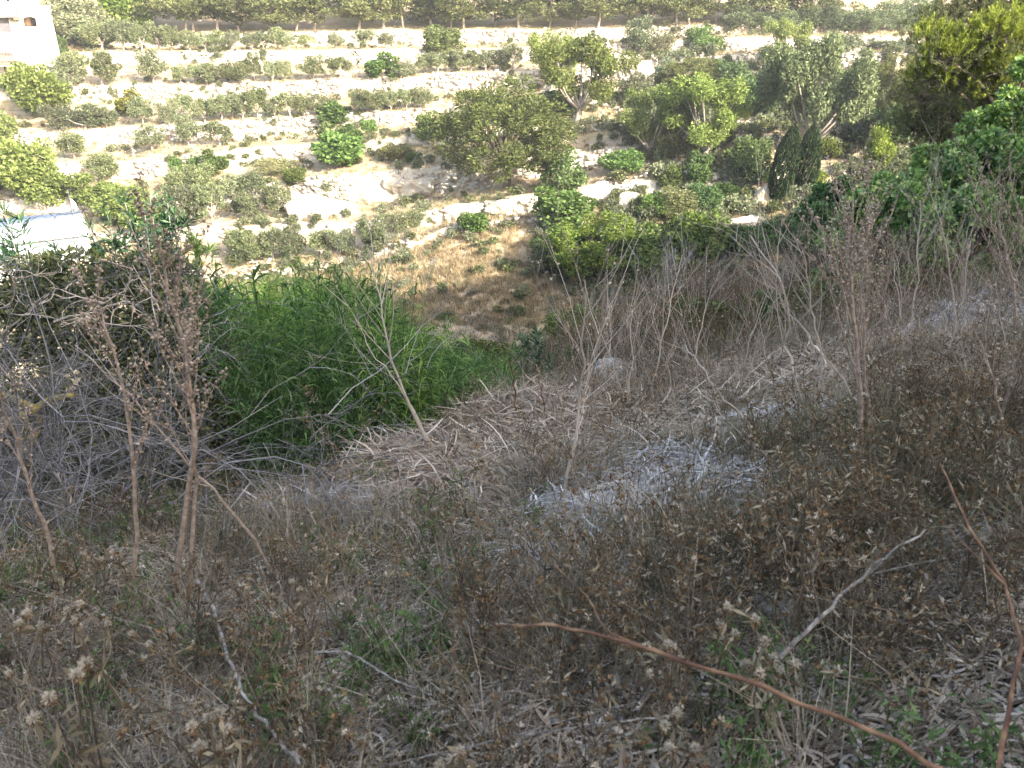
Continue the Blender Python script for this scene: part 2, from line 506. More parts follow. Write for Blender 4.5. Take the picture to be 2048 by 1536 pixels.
rows = []
top0 = col_pts(cols, line_y(0, cols), line_Y(0, cols))
for dy, dz in ((90, 46), (60, 30), (40, 17), (25, 8.5), (14, 4.0), (7, 1.2), (3, .3)):
    r = top0.copy(); r[:, 0] *= 1 + dy / 120.0; r[:, 1] += dy; r[:, 2] += dz
    rows.append(r)
WALL_FACES = []     # (top row points, bottom row points) for stones
for k in range(len(LINES)):
    y = line_y(k, cols); h = line_h(k, cols); Y = line_Y(k, cols)
    T = col_pts(cols, y, Y); Bm = col_pts(cols, y + h, Y - .55)
    WALL_FACES.append((T, Bm))
    for t in (0, .12, .35, .6, .85, 1.0):
        rows.append(T * (1 - t) + Bm * t)
    if k + 1 < len(LINES):
        y2 = line_y(k + 1, cols); Y2 = line_Y(k + 1, cols)
        N2 = col_pts(cols, y2, Y2)
    else:
        N2 = col_pts(cols, np.full(nc, 655.0) + 0 * cols, np.full(nc, 46.0))
    nsub = 9 if k + 1 < len(LINES) else 16
    for t in np.linspace(0, 1, nsub + 1)[1:-1]:
        e = t ** 1.0
        rows.append(Bm * (1 - e) + N2 * e)
rows.append(N2)
last = N2.copy(); last[:, 1] = 30; last[:, 2] -= 3; rows.append(last)
G = np.stack(rows)                      # (nr, nc, 3)
nr = G.shape[0]
G[..., 2] += .36 * fbm(G[..., 0] / 3.0, G[..., 1] / 3.0, 41, 4) + .22 * fbm(G[..., 0] * 1.3, G[..., 1] * 1.3, 43, 3)
G[..., 1] += .5 * fbm(G[..., 0] / 1.7, G[..., 2] / .9, 47, 4)
idx = np.arange(nr * nc).reshape(nr, nc)
FF = np.stack([idx[1:, :-1], idx[1:, 1:], idx[:-1, 1:], idx[:-1, :-1]], -1).reshape(-1, 4)
far = MB().add(G, FF)
far_o = tag(far.build('terraced_hillside_ground', M['far_ground'], smooth_shade=True), kind='structure')
far_bvh = BVHTree.FromPolygons([tuple(v) for v in G.reshape(-1, 3)], [tuple(f) for f in FF])


# ------------------------------------------------------------------ near slope, with an unseen ridge behind the camera, shaped to shade it
SH = np.array([-math.sin(SUN_AZ), -math.cos(SUN_AZ)])      # horizontal direction the light travels
PH = np.array([SH[1], -SH[0]])                             # across it, to the right


def sp(x, k):
    return np.logaddexp(0.0, np.asarray(x) * k) / k


def ridge_edge(t):
    """Height the shadow edge has above the line s = 0 through the camera."""
    return lerp_line([(-60, 6.0), (-20, 4.0), (-6, 2.8), (0, 2.65), (4, 2.6), (9, 1.8), (13, .9), (17, 1.2), (22, 3.2), (30, 4.6), (40, 3.0), (55, .8), (90, -2.0)], t)


MOUNDS = [(-.05, 5.0, .55, .20), (.45, 5.3, .5, .16), (-.7, 4.2, .4, .12)]


def gully_edge(x):
    return 5.55 + 1.5 * np.clip(x, -1.5, .3)


def near_z(x, y):
    x = np.asarray(x, float); y = np.asarray(y, float)
    z = .05 - .345 * sp(y - 1.2, 3.0)
    z = z + np.where(x > 0, .20 * x, .07 * x) + .03 * np.maximum(x - 5, 0)
    z = z - .135 * sp(y - 15.0, .6)
    q = y - gully_edge(x)
    gully = smooth(0, 1.5, q) * (1 - smooth(.2, 1.6, x)) * (1 - smooth(14, 22, y))
    z = z - .95 * gully
    heap = np.exp(-((y - gully_edge(x) + .3) / .42) ** 2) * smooth(-2.2, -.6, x) * (1 - smooth(.6, 1.5, x))
    z = z + .06 * heap
    for mx, my, mr, mh in MOUNDS:
        z = z + mh * np.exp(-(((x - mx) ** 2 + (y - my) ** 2) / (mr * mr)))
    s = x * SH[0] + y * SH[1]; t = x * PH[0] + y * PH[1]
    crest = ridge_edge(t) + 20 * math.tan(SUN_EL) + 1.6 * fbm(t / 2.3, s / 4.0, 57, 5)
    rg = smooth(-3.5, -20, s)
    far_side = smooth(-34, -20, s)
    z = np.where(s < -3.5, z * (1 - rg) + crest * rg * (.5 + .5 * far_side), z)
    z = z + .10 * fbm(x * 1.1, y * 1.1, 61, 3) + .05 * fbm(x * 4, y * 4, 63, 3)
    return np.maximum(z, -22.0)


def warp(n, a, b, k):
    u = np.linspace(-1, 1, n)
    w = np.sinh(k * u) / math.sinh(k)
    return np.where(w < 0, -a * -w, b * w)


gx = warp(230, 60, 95, 4.2); gy = warp(240, 60, 62, 3.6)
XX, YY = np.meshgrid(gx, gy)
ZZ = near_z(XX, YY)
NG = np.stack([XX, YY, ZZ], -1)
ni, nj = XX.shape
idn = np.arange(ni * nj).reshape(ni, nj)
NF = np.stack([idn[:-1, :-1], idn[:-1, 1:], idn[1:, 1:], idn[1:, :-1]], -1).reshape(-1, 4)
near_o = tag(MB().add(NG, NF).build('near_hillside_ground', M['near_ground'], smooth_shade=True), kind='structure')
near_bvh = BVHTree.FromPolygons([tuple(v) for v in NG.reshape(-1, 3)], [tuple(f) for f in NF])


def hit(px, py, which='far'):
    d = Vector(ray(px, py)).normalized(); o = Vector(CAM)
    best = None
    for b in ([far_bvh] if which == 'far' else [near_bvh] if which == 'near' else [far_bvh, near_bvh]):
        p = b.ray_cast(o, d, 400)[0]
        if p is not None and (best is None or (p - o).length < (best - o).length):
            best = p
    return np.array(best) if best is not None else None


def depth(p):
    return float((np.asarray(p) - CAM) @ FWD)


def down(x, y):
    """Ground height under a point of the far hillside or the near slope."""
    p = far_bvh.ray_cast(Vector((x, y, 60)), Vector((0, 0, -1)), 200)[0]
    z = float(near_z(x, y))
    return max(z, p.z) if p is not None else z


print('terrain done')
#@@NEXT
# ------------------------------------------------------------------ stone walls of the terraces
WALL_LABEL = ['pale dry stone wall along the foot of the pine wood', 'pale stone wall below the topmost olive row, second wall from the top',
              'long white terrace wall, third from the top of the hillside', 'broken white terrace wall behind the middle olive rows, fourth from the top',
              'white terrace wall above the lone young olives, fifth from the top', 'high pale rock-faced wall beside the big round pine',
              'short white wall above the lowest olive row', 'bright white bottom wall slanting above the grassy bank']
rng = np.random.default_rng(5)
CUBE = np.array([[-1, -1, -1], [1, -1, -1], [1, 1, -1], [-1, 1, -1], [-1, -1, 1], [1, -1, 1], [1, 1, 1], [-1, 1, 1]]) * .5
CF = np.array([[0, 3, 2, 1], [4, 5, 6, 7], [0, 1, 5, 4], [1, 2, 6, 5], [2, 3, 7, 6], [3, 0, 4, 7]])
for k, (T, Bm) in enumerate(WALL_FACES):
    w = empty('terrace_wall', (T[nc // 2]))
    tag(w, WALL_LABEL[k], 'wall', 'retaining walls of the terraced hillside')
    mb = MB()
    i0, i1 = np.searchsorted(cols, -120), np.searchsorted(cols, 1900)
    for i in range(i0, i1):
        dep = T[i, 1]
        mpp = dep / FPX * 7.0
        dens = float(fbm(cols[i] / 38.0, k * 9.1, 71, 3)) + .02
        if dens < 0:
            continue
        H = T[i, 2] - Bm[i, 2]
        if H < .25: continue
        z = 0.0
        while z < H * (.75 + .9 * dens):
            hh = rng.uniform(.16, .34); ln = rng.uniform(.25, .6)
            t = 1 - z / H
            if rng.random() < .3:
                z += hh; continue
            base = Bm[i] + (T[i] - Bm[i]) * min(1, z / H)
            p = base + np.array([rng.uniform(-.5, .5) * mpp, -.02 + rng.uniform(-.12, .10), hh / 2 - .02])
            V = (CUBE + rng.uniform(-.13, .13, (8, 3)) * 1.6) * np.array([ln, .34, hh * 1.05])
            mb.add(V + p - T[nc // 2], CF)
            z += hh
    so = mb.build('stonework', M['limestone'], w); tag(so, kind='stuff')


def rock(name, p, size, label, cat, mat, seed, group=None, sub=3, rot=0.0, sink=.3):
    """A weathered boulder: an icosphere pushed into facets and pits."""
    r = np.random.default_rng(seed)
    import bmesh
    bm = bmesh.new(); bmesh.ops.create_icosphere(bm, subdivisions=sub, radius=1.0)
    planes = unit(r.normal(size=(16, 3))); pd = r.uniform(.5, .92, 16)
    for v in bm.verts:
        c = np.array(v.co)
        for n_, d_ in zip(planes, pd):
            ex = c @ n_ - d_
            if ex > 0: c = c - n_ * ex * .85
        nz = float(fbm(c[0] * 2.1 + seed, c[1] * 2.1 + c[2] * 3.3, seed, 4))
        n2 = float(fbm(c[0] * 7 + seed, c[1] * 7 + c[2] * 9, seed + 5, 3))
        v.co = c * (1 + .5 * nz + .22 * n2)
    me = bpy.data.meshes.new(name); bm.to_mesh(me); bm.free(); me.materials.append(mat)
    o = bpy.data.objects.new(name, me); COL.objects.link(o)
    o.scale = size; o.rotation_euler = (r.uniform(-.2, .2), r.uniform(-.2, .2), rot)
    o.location = (p[0], p[1], p[2] + size[2] * (1 - sink) * .5)
    return tag(o, label, cat, group)


# pale outcrops on the opposite slope: base px, py, width px, height px
for i, (px, py, w_, h_, lab) in enumerate([
        (640, 432, 150, 75, 'large bright white rock outcrop above the lowest olive rows'),
        (590, 420, 60, 46, 'white boulder at the left end of the big outcrop'),
        (785, 372, 52, 34, 'dark-sided boulder on the rock face left of the round pine'),
        (840, 378, 90, 48, 'broad white rock under the path left of the round pine'),
        (740, 395, 110, 50, 'white rock slab between the outcrop and the path'),
        (925, 432, 80, 42, 'white rock below the round pine, left of its trunk'),
        (1005, 420, 70, 36, 'white rock directly below the round pine trunk'),
        (1190, 400, 110, 55, 'cracked white rock face right of the dark fig bush'),
        (1265, 410, 80, 48, 'white boulder in the scree right of the dark fig bush'),
        (1110, 188, 44, 44, 'grey boulder in the shade of the drooping tree'),
        (390, 200, 48, 22, 'small white rock patch in the third terrace wall'),
        (476, 282, 30, 28, 'lone white boulder right of the young olive'),
        (755, 130, 85, 42, 'bright white rock cut above the long terrace wall'),
        (820, 125, 60, 40, 'white rock beside the pale green bush on the upper terrace'),
        (1240, 130, 70, 30, 'white rocks below the upper path right of the drooping tree'),
        (1490, 455, 90, 42, 'white rock bank at the foot of the right-hand shrubs'),
        (1815, 18, 90, 44, 'white cliff corner at the upper right edge of the hillside'),
        (1725, 28, 40, 16, 'small white wall stub among grey shrubs at upper right'),
        (1525, 400, 50, 50, 'pale rock beside the left cypress')]):
    p = hit(px, py)
    if p is None: continue
    m_ = depth(p) / FPX
    rock('limestone_outcrop', p, (w_ * m_ * .55, max(w_ * .35, h_) * m_ * .4, h_ * m_ * .55), lab, 'rock', M['limestone'], 100 + i, 'pale rocks on the opposite slope', 4, sink=.55)

# plain white block wall below the pines
p0, p1 = hit(1188, 78), hit(1238, 78)
if p0 is not None and p1 is not None:
    m_ = depth(p0) / FPX
    w = empty('block_wall', (p0 + p1) / 2); tag(w, 'short clean white block wall under the pine wood', 'wall')
    L_ = 50 * m_
    for r_ in range(3):
        for c_ in range(6):
            V = CUBE * np.array([L_ / 6 - .03, .3, 19 * m_ / 3 - .03]) + np.array([-L_ / 2 + (c_ + .5) * L_ / 6, 0, (r_ + .5) * 19 * m_ / 3])
            MB().add(V, CF).build('block', M['plaster'], w)


# ------------------------------------------------------------------ house at the upper left
def box(mb, x0, x1, y0, y1, z0, z1):
    c = np.array([(x0 + x1) / 2, (y0 + y1) / 2, (z0 + z1) / 2])
    mb.add(CUBE * np.array([x1 - x0, y1 - y0, z1 - z0]) + c, CF)


HY = 101.0
h0 = at(0, 170, HY)
hm = depth(h0) / FPX                     # metres per picture pixel at the house
house = empty('house', h0, math.atan2(-h0[0], h0[1])); tag(house, 'cream rendered house with roller shutter and arched porch at the upper left', 'house')


def hx(px): return (px + HS) * hm * math.cos(math.atan2(-h0[0], h0[1]))
def hz(py): return (170 - py) * hm


def hp(name, mat, boxes):
    mb = MB()
    for b in boxes: box(mb, *b)
    return mb.build(name, M[mat], house)


HS = 30      # upright edges lean outward in the tilted view: offset of the storey in question
hp('wall', 'plaster', [(hx(-160), hx(44), 0, 9, hz(200), hz(44)), (hx(-160), hx(40), .8, 9, hz(44), hz(-40))])
hp('annex_wall', 'plaster', [(hx(44) + .005, hx(51), 3, 10, hz(190), hz(28)), (hx(79), hx(112), 3, 10, hz(190), hz(28)),
                             (hx(51), hx(79), 3, 10, hz(190), hz(66)), (hx(51), hx(79), 3, 10, hz(47), hz(28))])
hp('parapet', 'plaster', [(hx(42), hx(114), 2.85, 3.05, hz(31), hz(26))])
b = hp('balcony_slab', 'plaster', [(hx(-160), hx(46), -1.3, -.004, hz(47), hz(43))])
hp('balcony_soffit_shade', 'sandstone', [(hx(30), hx(43), -1.1, -.006, hz(52), hz(47) - .004)])  # tan block, shade under the balcony slab put into its colour
w1 = hp('roller_shutter', 'shutter', [(hx(-30), hx(20), -.06, -.004, hz(74 - i * 2.2), hz(72.1 - i * 2.2)) for i in range(11)])
hp('shutter_frame', 'plaster', [(hx(20), hx(23), -.1, -.003, hz(75), hz(47.5)), (hx(-30), hx(20), -.1, -.003, hz(77), hz(74.4))])
w2 = hp('upper_window', 'window_glass', [(hx(-20), hx(10), .73, .796, hz(24), hz(19))])
hp('small_vent', 'window_glass', [(hx(27), hx(32), .74, .797, hz(20), hz(17))])
hp('eave', 'sandstone', [(hx(-160), hx(43), -.5, .79, hz(8), hz(5))])
hp('loggia_back', 'sandstone', [(hx(51), hx(79), 5.2, 5.4, hz(66), hz(47))])
# arched head over the loggia opening
mb = MB(); n_ = 10
xs = np.linspace(hx(48), hx(82), n_); zt = hz(45); zs = hz(52) + (hz(46.5) - hz(52)) * np.sin(np.linspace(0, math.pi, n_))
for i in range(n_ - 1):
    mb.add(np.array([[xs[i], 2.9, zs[i]], [xs[i + 1], 2.9, zs[i + 1]], [xs[i + 1], 2.9, zt], [xs[i], 2.9, zt],
                     [xs[i], 3.2, zs[i]], [xs[i + 1], 3.2, zs[i + 1]], [xs[i + 1], 3.2, zt], [xs[i], 3.2, zt]]),
           np.array([[0, 1, 2, 3], [4, 7, 6, 5], [0, 4, 5, 1], [3, 2, 6, 7]]))
mb.build('loggia_arch', M['plaster'], house)
d_ = hp('loggia_window', 'timber', [(hx(68), hx(78), 5.0, 5.19, hz(64), hz(48.5))])
o_ = MB(); box(o_, hx(70), hx(76.5), 4.93, 4.996, hz(63), hz(49.5)); o_.build('pane', M['window_glass'], d_)
HS = 10
# porch: tiled lean-to roof on arched piers
mb = MB()
for i in range(16):
    x0 = hx(-60) + i * (hx(34) - hx(-60)) / 16; x1 = x0 + (hx(34) - hx(-60)) / 16 - .03
    V = np.array([[x0, -3.2, hz(125)], [x1, -3.2, hz(125)], [x1, -.02, hz(112)], [x0, -.02, hz(112)],
                  [x0, -3.2, hz(123)], [x1, -3.2, hz(123)], [x1, -.02, hz(110)], [x0, -.02, hz(110)]])
    V[4:6, 2] += .05 * (i % 2)
    mb.add(V, CF)
pr = mb.build('porch_roof', M['roof_tile'], house)
hp('porch_fascia', 'sandstone', [(hx(-60), hx(20), -3.05, -2.8, hz(131), hz(126))])
mb = MB(); n_ = 12
th = np.linspace(0, math.pi, n_); cx, rx_ = hx(6), hx(11)
xs = cx - rx_ * np.cos(th); zs = hz(146) + (hz(133) - hz(146)) * np.sin(th)
for i in range(n_ - 1):
    V = np.array([[xs[i], -2.96, zs[i]], [xs[i + 1], -2.96, zs[i + 1]], [xs[i + 1], -2.96, hz(131)], [xs[i], -2.96, hz(131)],
                  [xs[i], -2.7, zs[i]], [xs[i + 1], -2.7, zs[i + 1]], [xs[i + 1], -2.7, hz(131)], [xs[i], -2.7, hz(131)]])
    mb.add(V, np.array([[0, 1, 2, 3], [4, 7, 6, 5], [0, 4, 5, 1]]))
box(mb, hx(17), hx(21), -2.97, -2.69, hz(175), hz(131)); box(mb, hx(-12), hx(-5), -2.97, -2.69, hz(175), hz(131))
mb.build('porch_arch', M['plaster'], house)
hp('door', 'timber', [(hx(7), hx(15), -.08, -.005, hz(168), hz(136))])
HS = 16
hp('garden_wall', 'plaster', [(hx(24), hx(112), -1.6, -1.3, hz(195), hz(104)), (hx(112), hx(113.5), -1.6, 6, hz(185), hz(107))])
hp('wall_coping', 'plaster', [(hx(60), hx(113), -1.7, -1.2, hz(104) + .003, hz(102))])

# parked car roof and garden shade beside the house
cp = hit(120, 96)
if cp is not None:
    car = empty('parked_car', cp, .2); tag(car, 'dark parked car half hidden behind the house corner', 'car')
    mm = hm
    prof = [(-2.0, .35), (-2.0, .75), (-1.35, .85), (-.9, 1.35), (.7, 1.38), (1.3, .92), (2.0, .8), (2.05, .35)]
    V = np.array([[x, y, z] for y in (-.8, .8) for x, z in prof]); n8 = len(prof)
    mb = MB().add(V, np.array([[i, (i + 1) % n8, (i + 1) % n8 + n8, i + n8] for i in range(n8)]))
    mb.f.append(np.array([list(range(n8))])); mb.f.append(np.array([list(range(2 * n8 - 1, n8 - 1, -1))]))
    mb.build('body', M['metal'], car)
    g_ = MB(); box(g_, -.8, .6, -.815, -.803, .9, 1.25); g_.build('side_window', M['window_glass'], car)
    for sx in (-1.25, 1.25):
        a = np.linspace(0, 2 * math.pi, 13)[:-1]
        ringv = np.array([[sx + .32 * math.cos(t), y, .32 + .32 * math.sin(t)] for y in (-.86, -.66) for t in a])
        fm = MB().add(ringv, np.array([[i, (i + 1) % 12, (i + 1) % 12 + 12, i + 12] for i in range(12)]))
        fm.f.append(np.array([list(range(12))])); fm.build('wheel', M['timber'], car)

# white sheet-roofed shed glimpsed through the oleander at the left
sp_ = at(95, 512, 62.0); m_ = depth(sp_) / FPX
shed = empty('shed', sp_); tag(shed, 'low white shed roof behind the oleander at the left edge', 'shed')
mb = MB(); box(mb, -130 * m_, 80 * m_, 0, 5, -2.0, 26 * m_); mb.build('wall', M['white_sheet'], shed)
mb = MB(); V = CUBE * np.array([216 * m_, 5.6, .16]); V[:, 2] += np.where(V[:, 1] > 0, .75, 0)
mb.add(V + np.array([-25 * m_, 2.4, 27 * m_ + .35]), CF); mb.build('roof_slab', M['white_sheet'], shed)
shed.rotation_euler[2] = math.atan2(-sp_[0], sp_[1])
pole = empty('flag_pole', at(152, 450, 66.0)); tag(pole, 'thin pole with a small white flag behind the oleander', 'flag')
m_ = depth(at(152, 450, 66.0)) / FPX
MB().add(*tubes([[[0, 0, -1.5], [0, 0, 70 * m_]]], [[.05, .04]], 6)).build('pole', M['metal'], pole)
fl = np.array([[.05, 0, 54 * m_], [.05, 0, 32 * m_], [11 * m_, .1, 30 * m_], [8 * m_, .05, 44 * m_]])
MB().add(np.vstack([fl, fl + np.array([0, .03, 0])]), CF).build('flag', M['white_sheet'], pole)


# ------------------------------------------------------------------ tree and shrub kinds (unit size: one metre tall and wide)
def spread_blobs(r, n, rx, rz, cz, br, low=-1.0):
    bl = []
    while len(bl) < n:
        u = rdir(r, 1)[0]
        if u[2] < low: continue
        k = r.uniform(.4, 1.0) * (1.18 if r.random() < .2 else 1)
        bl.append((np.array([u[0] * rx * k, u[1] * rx * k, cz + u[2] * rz * k]), br * r.uniform(.45, 1.25) * (1 if k < .8 else .75)))
    return bl


def limbs(r, base, blobs, r0, zfork, lean=0.0, n=None):
    """Trunk up to the fork and limbs reaching into the clumps."""
    P, R = [], []
    fork = np.array([lean * zfork, 0, zfork])
    P.append(resample([base, base * .5 + fork * .5 + r.normal(size=3) * .012, fork], 6)); R.append(np.linspace(r0 * 1.25, r0 * .85, 6))
    for c, br in blobs[:n]:
        mid = fork * .5 + c * .5 + np.array([0, 0, -.03]) + r.normal(size=3) * .02
        P.append(resample([fork, mid, c], 6)); R.append(np.linspace(r0 * .6, r0 * .12, 6))
    return np.stack(P), np.stack(R)


def kind_olive(seed):
    r = np.random.default_rng(seed)
    bl = spread_blobs(r, 20, .40, .36, .54, .165, -.8)
    c = MB(); crown_leaves(c, r, bl, 4600, .055, .024, .5, inner=.3)
    t = MB(); t.add(*tubes(*limbs(r, np.zeros(3), bl, .03, .2, r.uniform(-.2, .2), 7), 5))
    return t, c, 'olive_leaf', 'bark'


def kind_pine(seed):
    r = np.random.default_rng(seed)
    bl = []
    for i in range(40):
        z = r.uniform(.2, .97); w = .38 * (1 - ((z - .5) / .6) ** 2) + .06
        a = r.uniform(0, 6.28); k = r.uniform(.25, 1)
        bl.append((np.array([math.cos(a) * w * k, math.sin(a) * w * k, z]), (r.uniform(.08, .14), r.uniform(.08, .14), r.uniform(.045, .075))))
    c = MB(); crown_leaves(c, r, bl, 6500, .045, .018, .55, inner=.35)
    lean = r.uniform(-.10, .10)
    t = MB(); P, R = limbs(r, np.zeros(3), bl, .016, .42, lean, 12)
    t.add(*tubes(P, R, 5)); t.add(*tubes([resample([[lean * .42, 0, .42], [lean * .5, 0, .7], [lean * .5, 0, .93]], 6)], [np.linspace(.013, .004, 6)], 5))
    return t, c, 'pine_leaf', 'bark'


def kind_shrub(seed, n=5600, L=.058, W=.034, mat='green_leaf'):
    r = np.random.default_rng(seed)
    bl = spread_blobs(r, 26, .38, .40, .44, .165, -.85)
    c = MB(); crown_leaves(c, r, bl, n, L, W, .5, inner=.3)
    t = MB(); t.add(*tubes(*limbs(r, np.zeros(3), bl, .022, .12, 0, 8), 4))
    return t, c, mat, 'dark_bark'


def kind_loose(seed, mat='green_leaf', n=9000, bark='bark'):
    """Open tree with drooping foliage and pale limbs showing."""
    r = np.random.default_rng(seed)
    bl = []
    for i in range(24):
        u = rdir(r, 1)[0]; k = r.uniform(.5, 1)
        bl.append((np.array([u[0] * .42 * k, u[1] * .38 * k, .60 + u[2] * .34 * k]), (.10 * r.uniform(.6, 1.2), .10 * r.uniform(.6, 1.2), .13 * r.uniform(.6, 1.2))))
    c = MB()
    pos = crown_leaves(c, r, bl, n, .032, .013, .25, inner=.25, cull=.4)
    k = r.choice(len(pos), n // 3)
    P = pos[k]; d = np.stack([r.normal(size=len(k)) * .25, r.normal(size=len(k)) * .25, -np.ones(len(k))], -1)
    c.add(*leaves(P, d, rdir(r, len(k)), .04, .010))
    t = MB(); t.add(*tubes(*limbs(r, np.zeros(3), bl, .022, .16, .15, 16), 5))
    return t, c, mat, bark


def kind_cypress(seed):
    r = np.random.default_rng(seed)
    n = 5200; z = r.random(n) ** .9
    w = .5 * np.sin(np.clip(z * 1.02 + .03, 0, 1) * math.pi) ** .55 * (1 - .35 * z)
    a = r.random(n) * 6.283
    lump = 1 + .22 * fbm(a * 1.6, z * 7, seed, 3) * 2
    rad = w * lump * (.75 + .25 * r.random(n) ** .4)
    pos = np.stack([np.cos(a) * rad, np.sin(a) * rad, z * .97 + .02], -1)
    d = unit(np.stack([np.cos(a) * .35, np.sin(a) * .35, np.ones(n)], -1) + r.normal(size=(n, 3)) * .25)
    c = MB(); c.add(*leaves(pos, d, rdir(r, n), .05 * r.uniform(.6, 1.3, n), .05 * np.ones(n)))
    t = MB(); t.add(*tubes([resample([[0, 0, 0], [.01, 0, .45], [0, 0, .9]], 6)], [np.linspace(.06, .01, 6)], 6))
    return t, c, 'cypress_leaf', 'dark_bark'


def kind_roundpine(seed):
    """Broad pine whose boughs reach almost to the ground."""
    r = np.random.default_rng(seed)
    bl = []
    for i in range(70):
        u = rdir(r, 1)[0]
        if u[2] < -.75: u[2] *= -.5
        k = r.uniform(.55, 1) ** .6
        c_ = np.array([u[0] * .43 * k, u[1] * .40 * k, .49 + u[2] * .42 * k])
        bl.append((c_, (r.uniform(.055, .10), r.uniform(.055, .10), r.uniform(.06, .11))))
    c = MB(); crown_leaves(c, r, bl, 30000, .026, .0085, .7, inner=.3, cull=.5)
    t = MB(); t.add(*tubes(*limbs(r, np.zeros(3), bl, .022, .22, .1, 26), 5))
    return t, c, 'pine_leaf', 'dark_bark'


def kind_bare(seed, mat='grey_twig', lev=3):
    r = np.random.default_rng(seed)
    out = []
    for i in range(7):
        a = r.uniform(0, 6.28)
        grow(out, r, np.array([math.cos(a) * .05, math.sin(a) * .05, 0]), np.array([math.cos(a) * .5, math.sin(a) * .5, 1]), .75 * r.uniform(.7, 1.15), .012, lev, [0, 3, 4, 5], .7, .16, .03, .55, .6)
    t = MB(); branch_mesh(t, out, 4, lambda l: l >= 2)
    c = MB(); branch_mesh(c, out, 3, lambda l: l < 2)
    return t, c, mat, mat


LIB = {}


def library(kind, variants):
    LIB[kind] = []
    for i, (t, c, lm, bmname) in enumerate(variants):
        V = np.concatenate(c.v)
        lo = np.percentile(V, 1.5, 0); hi = np.percentile(V, 98.5, 0)
        k = np.array([1 / max(hi[0] - lo[0], hi[1] - lo[1])] * 2 + [1 / hi[2]])
        for mb in (t, c):
            mb.v = [v * k for v in mb.v]
        LIB[kind].append((t.mesh(kind + '_trunk', M[bmname], True), c.mesh(kind + '_crown', M[lm])))


library('olive', [kind_olive(s) for s in range(10, 15)])
library('pine', [kind_pine(s) for s in range(20, 25)])
library('shrub', [kind_shrub(s) for s in range(30, 34)])
library('grey', [kind_shrub(s, 5600, .05, .022, 'grey_leaf') for s in range(40, 44)])
library('fig', [kind_shrub(s, 4200, .075, .055) for s in range(50, 53)])
library('loose', [kind_loose(s) for s in range(60, 63)])
library('willow', [kind_loose(63, 'grey_leaf', 16000)])
library('cypress', [kind_cypress(s) for s in range(70, 72)])
library('roundpine', [kind_roundpine(s) for s in (80, 81)])
library('bare', [kind_bare(s) for s in range(90, 93)])
NAMES = {'olive': ('olive_tree', 'olive tree'), 'pine': ('pine_tree', 'pine tree'), 'shrub': ('shrub', 'shrub'), 'grey': ('shrub', 'shrub'),
         'fig': ('fig_bush', 'bush'), 'loose': ('tree', 'tree'), 'willow': ('tree', 'tree'), 'cypress': ('cypress_tree', 'cypress'),
         'roundpine': ('pine_tree', 'pine tree'), 'bare': ('bare_shrub', 'bare shrub')}
prng = random.Random(3)


def plant(kind, p, w, h, label, tint=(1, 1, 1), group=None, variant=None, lean=0.0, rz=None):
    v = LIB[kind][variant if variant is not None else prng.randrange(len(LIB[kind]))]
    nm, cat = NAMES[kind]
    e = empty(nm, (p[0], p[1], p[2] - .04), prng.uniform(0, 6.28) if rz is None else rz)
    e.rotation_euler[1] = 0.0
    if lean:
        e.rotation_euler = (0, lean, 0)
    e.scale = (w, w, h)
    tag(e, label, cat, group)
    for nm2, me in (('trunk', v[0]), ('crown', v[1])):
        if kind == 'bare': nm2 = 'branches' if nm2 == 'trunk' else 'twigs'
        o = bpy.data.objects.new(nm2, me); COL.objects.link(o); o.parent = e
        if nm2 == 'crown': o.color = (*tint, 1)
    return e


def plant_px(kind, px, py, w, h, label, tint=(1, 1, 1), group=None, which='far', **k):
    p = hit(px, py, which)
    if p is None:
        print('MISS', px, py, label); return None
    m_ = depth(p) / FPX
    return plant(kind, p, w * m_, h * m_ * 1.04, label, tint, group, **k)


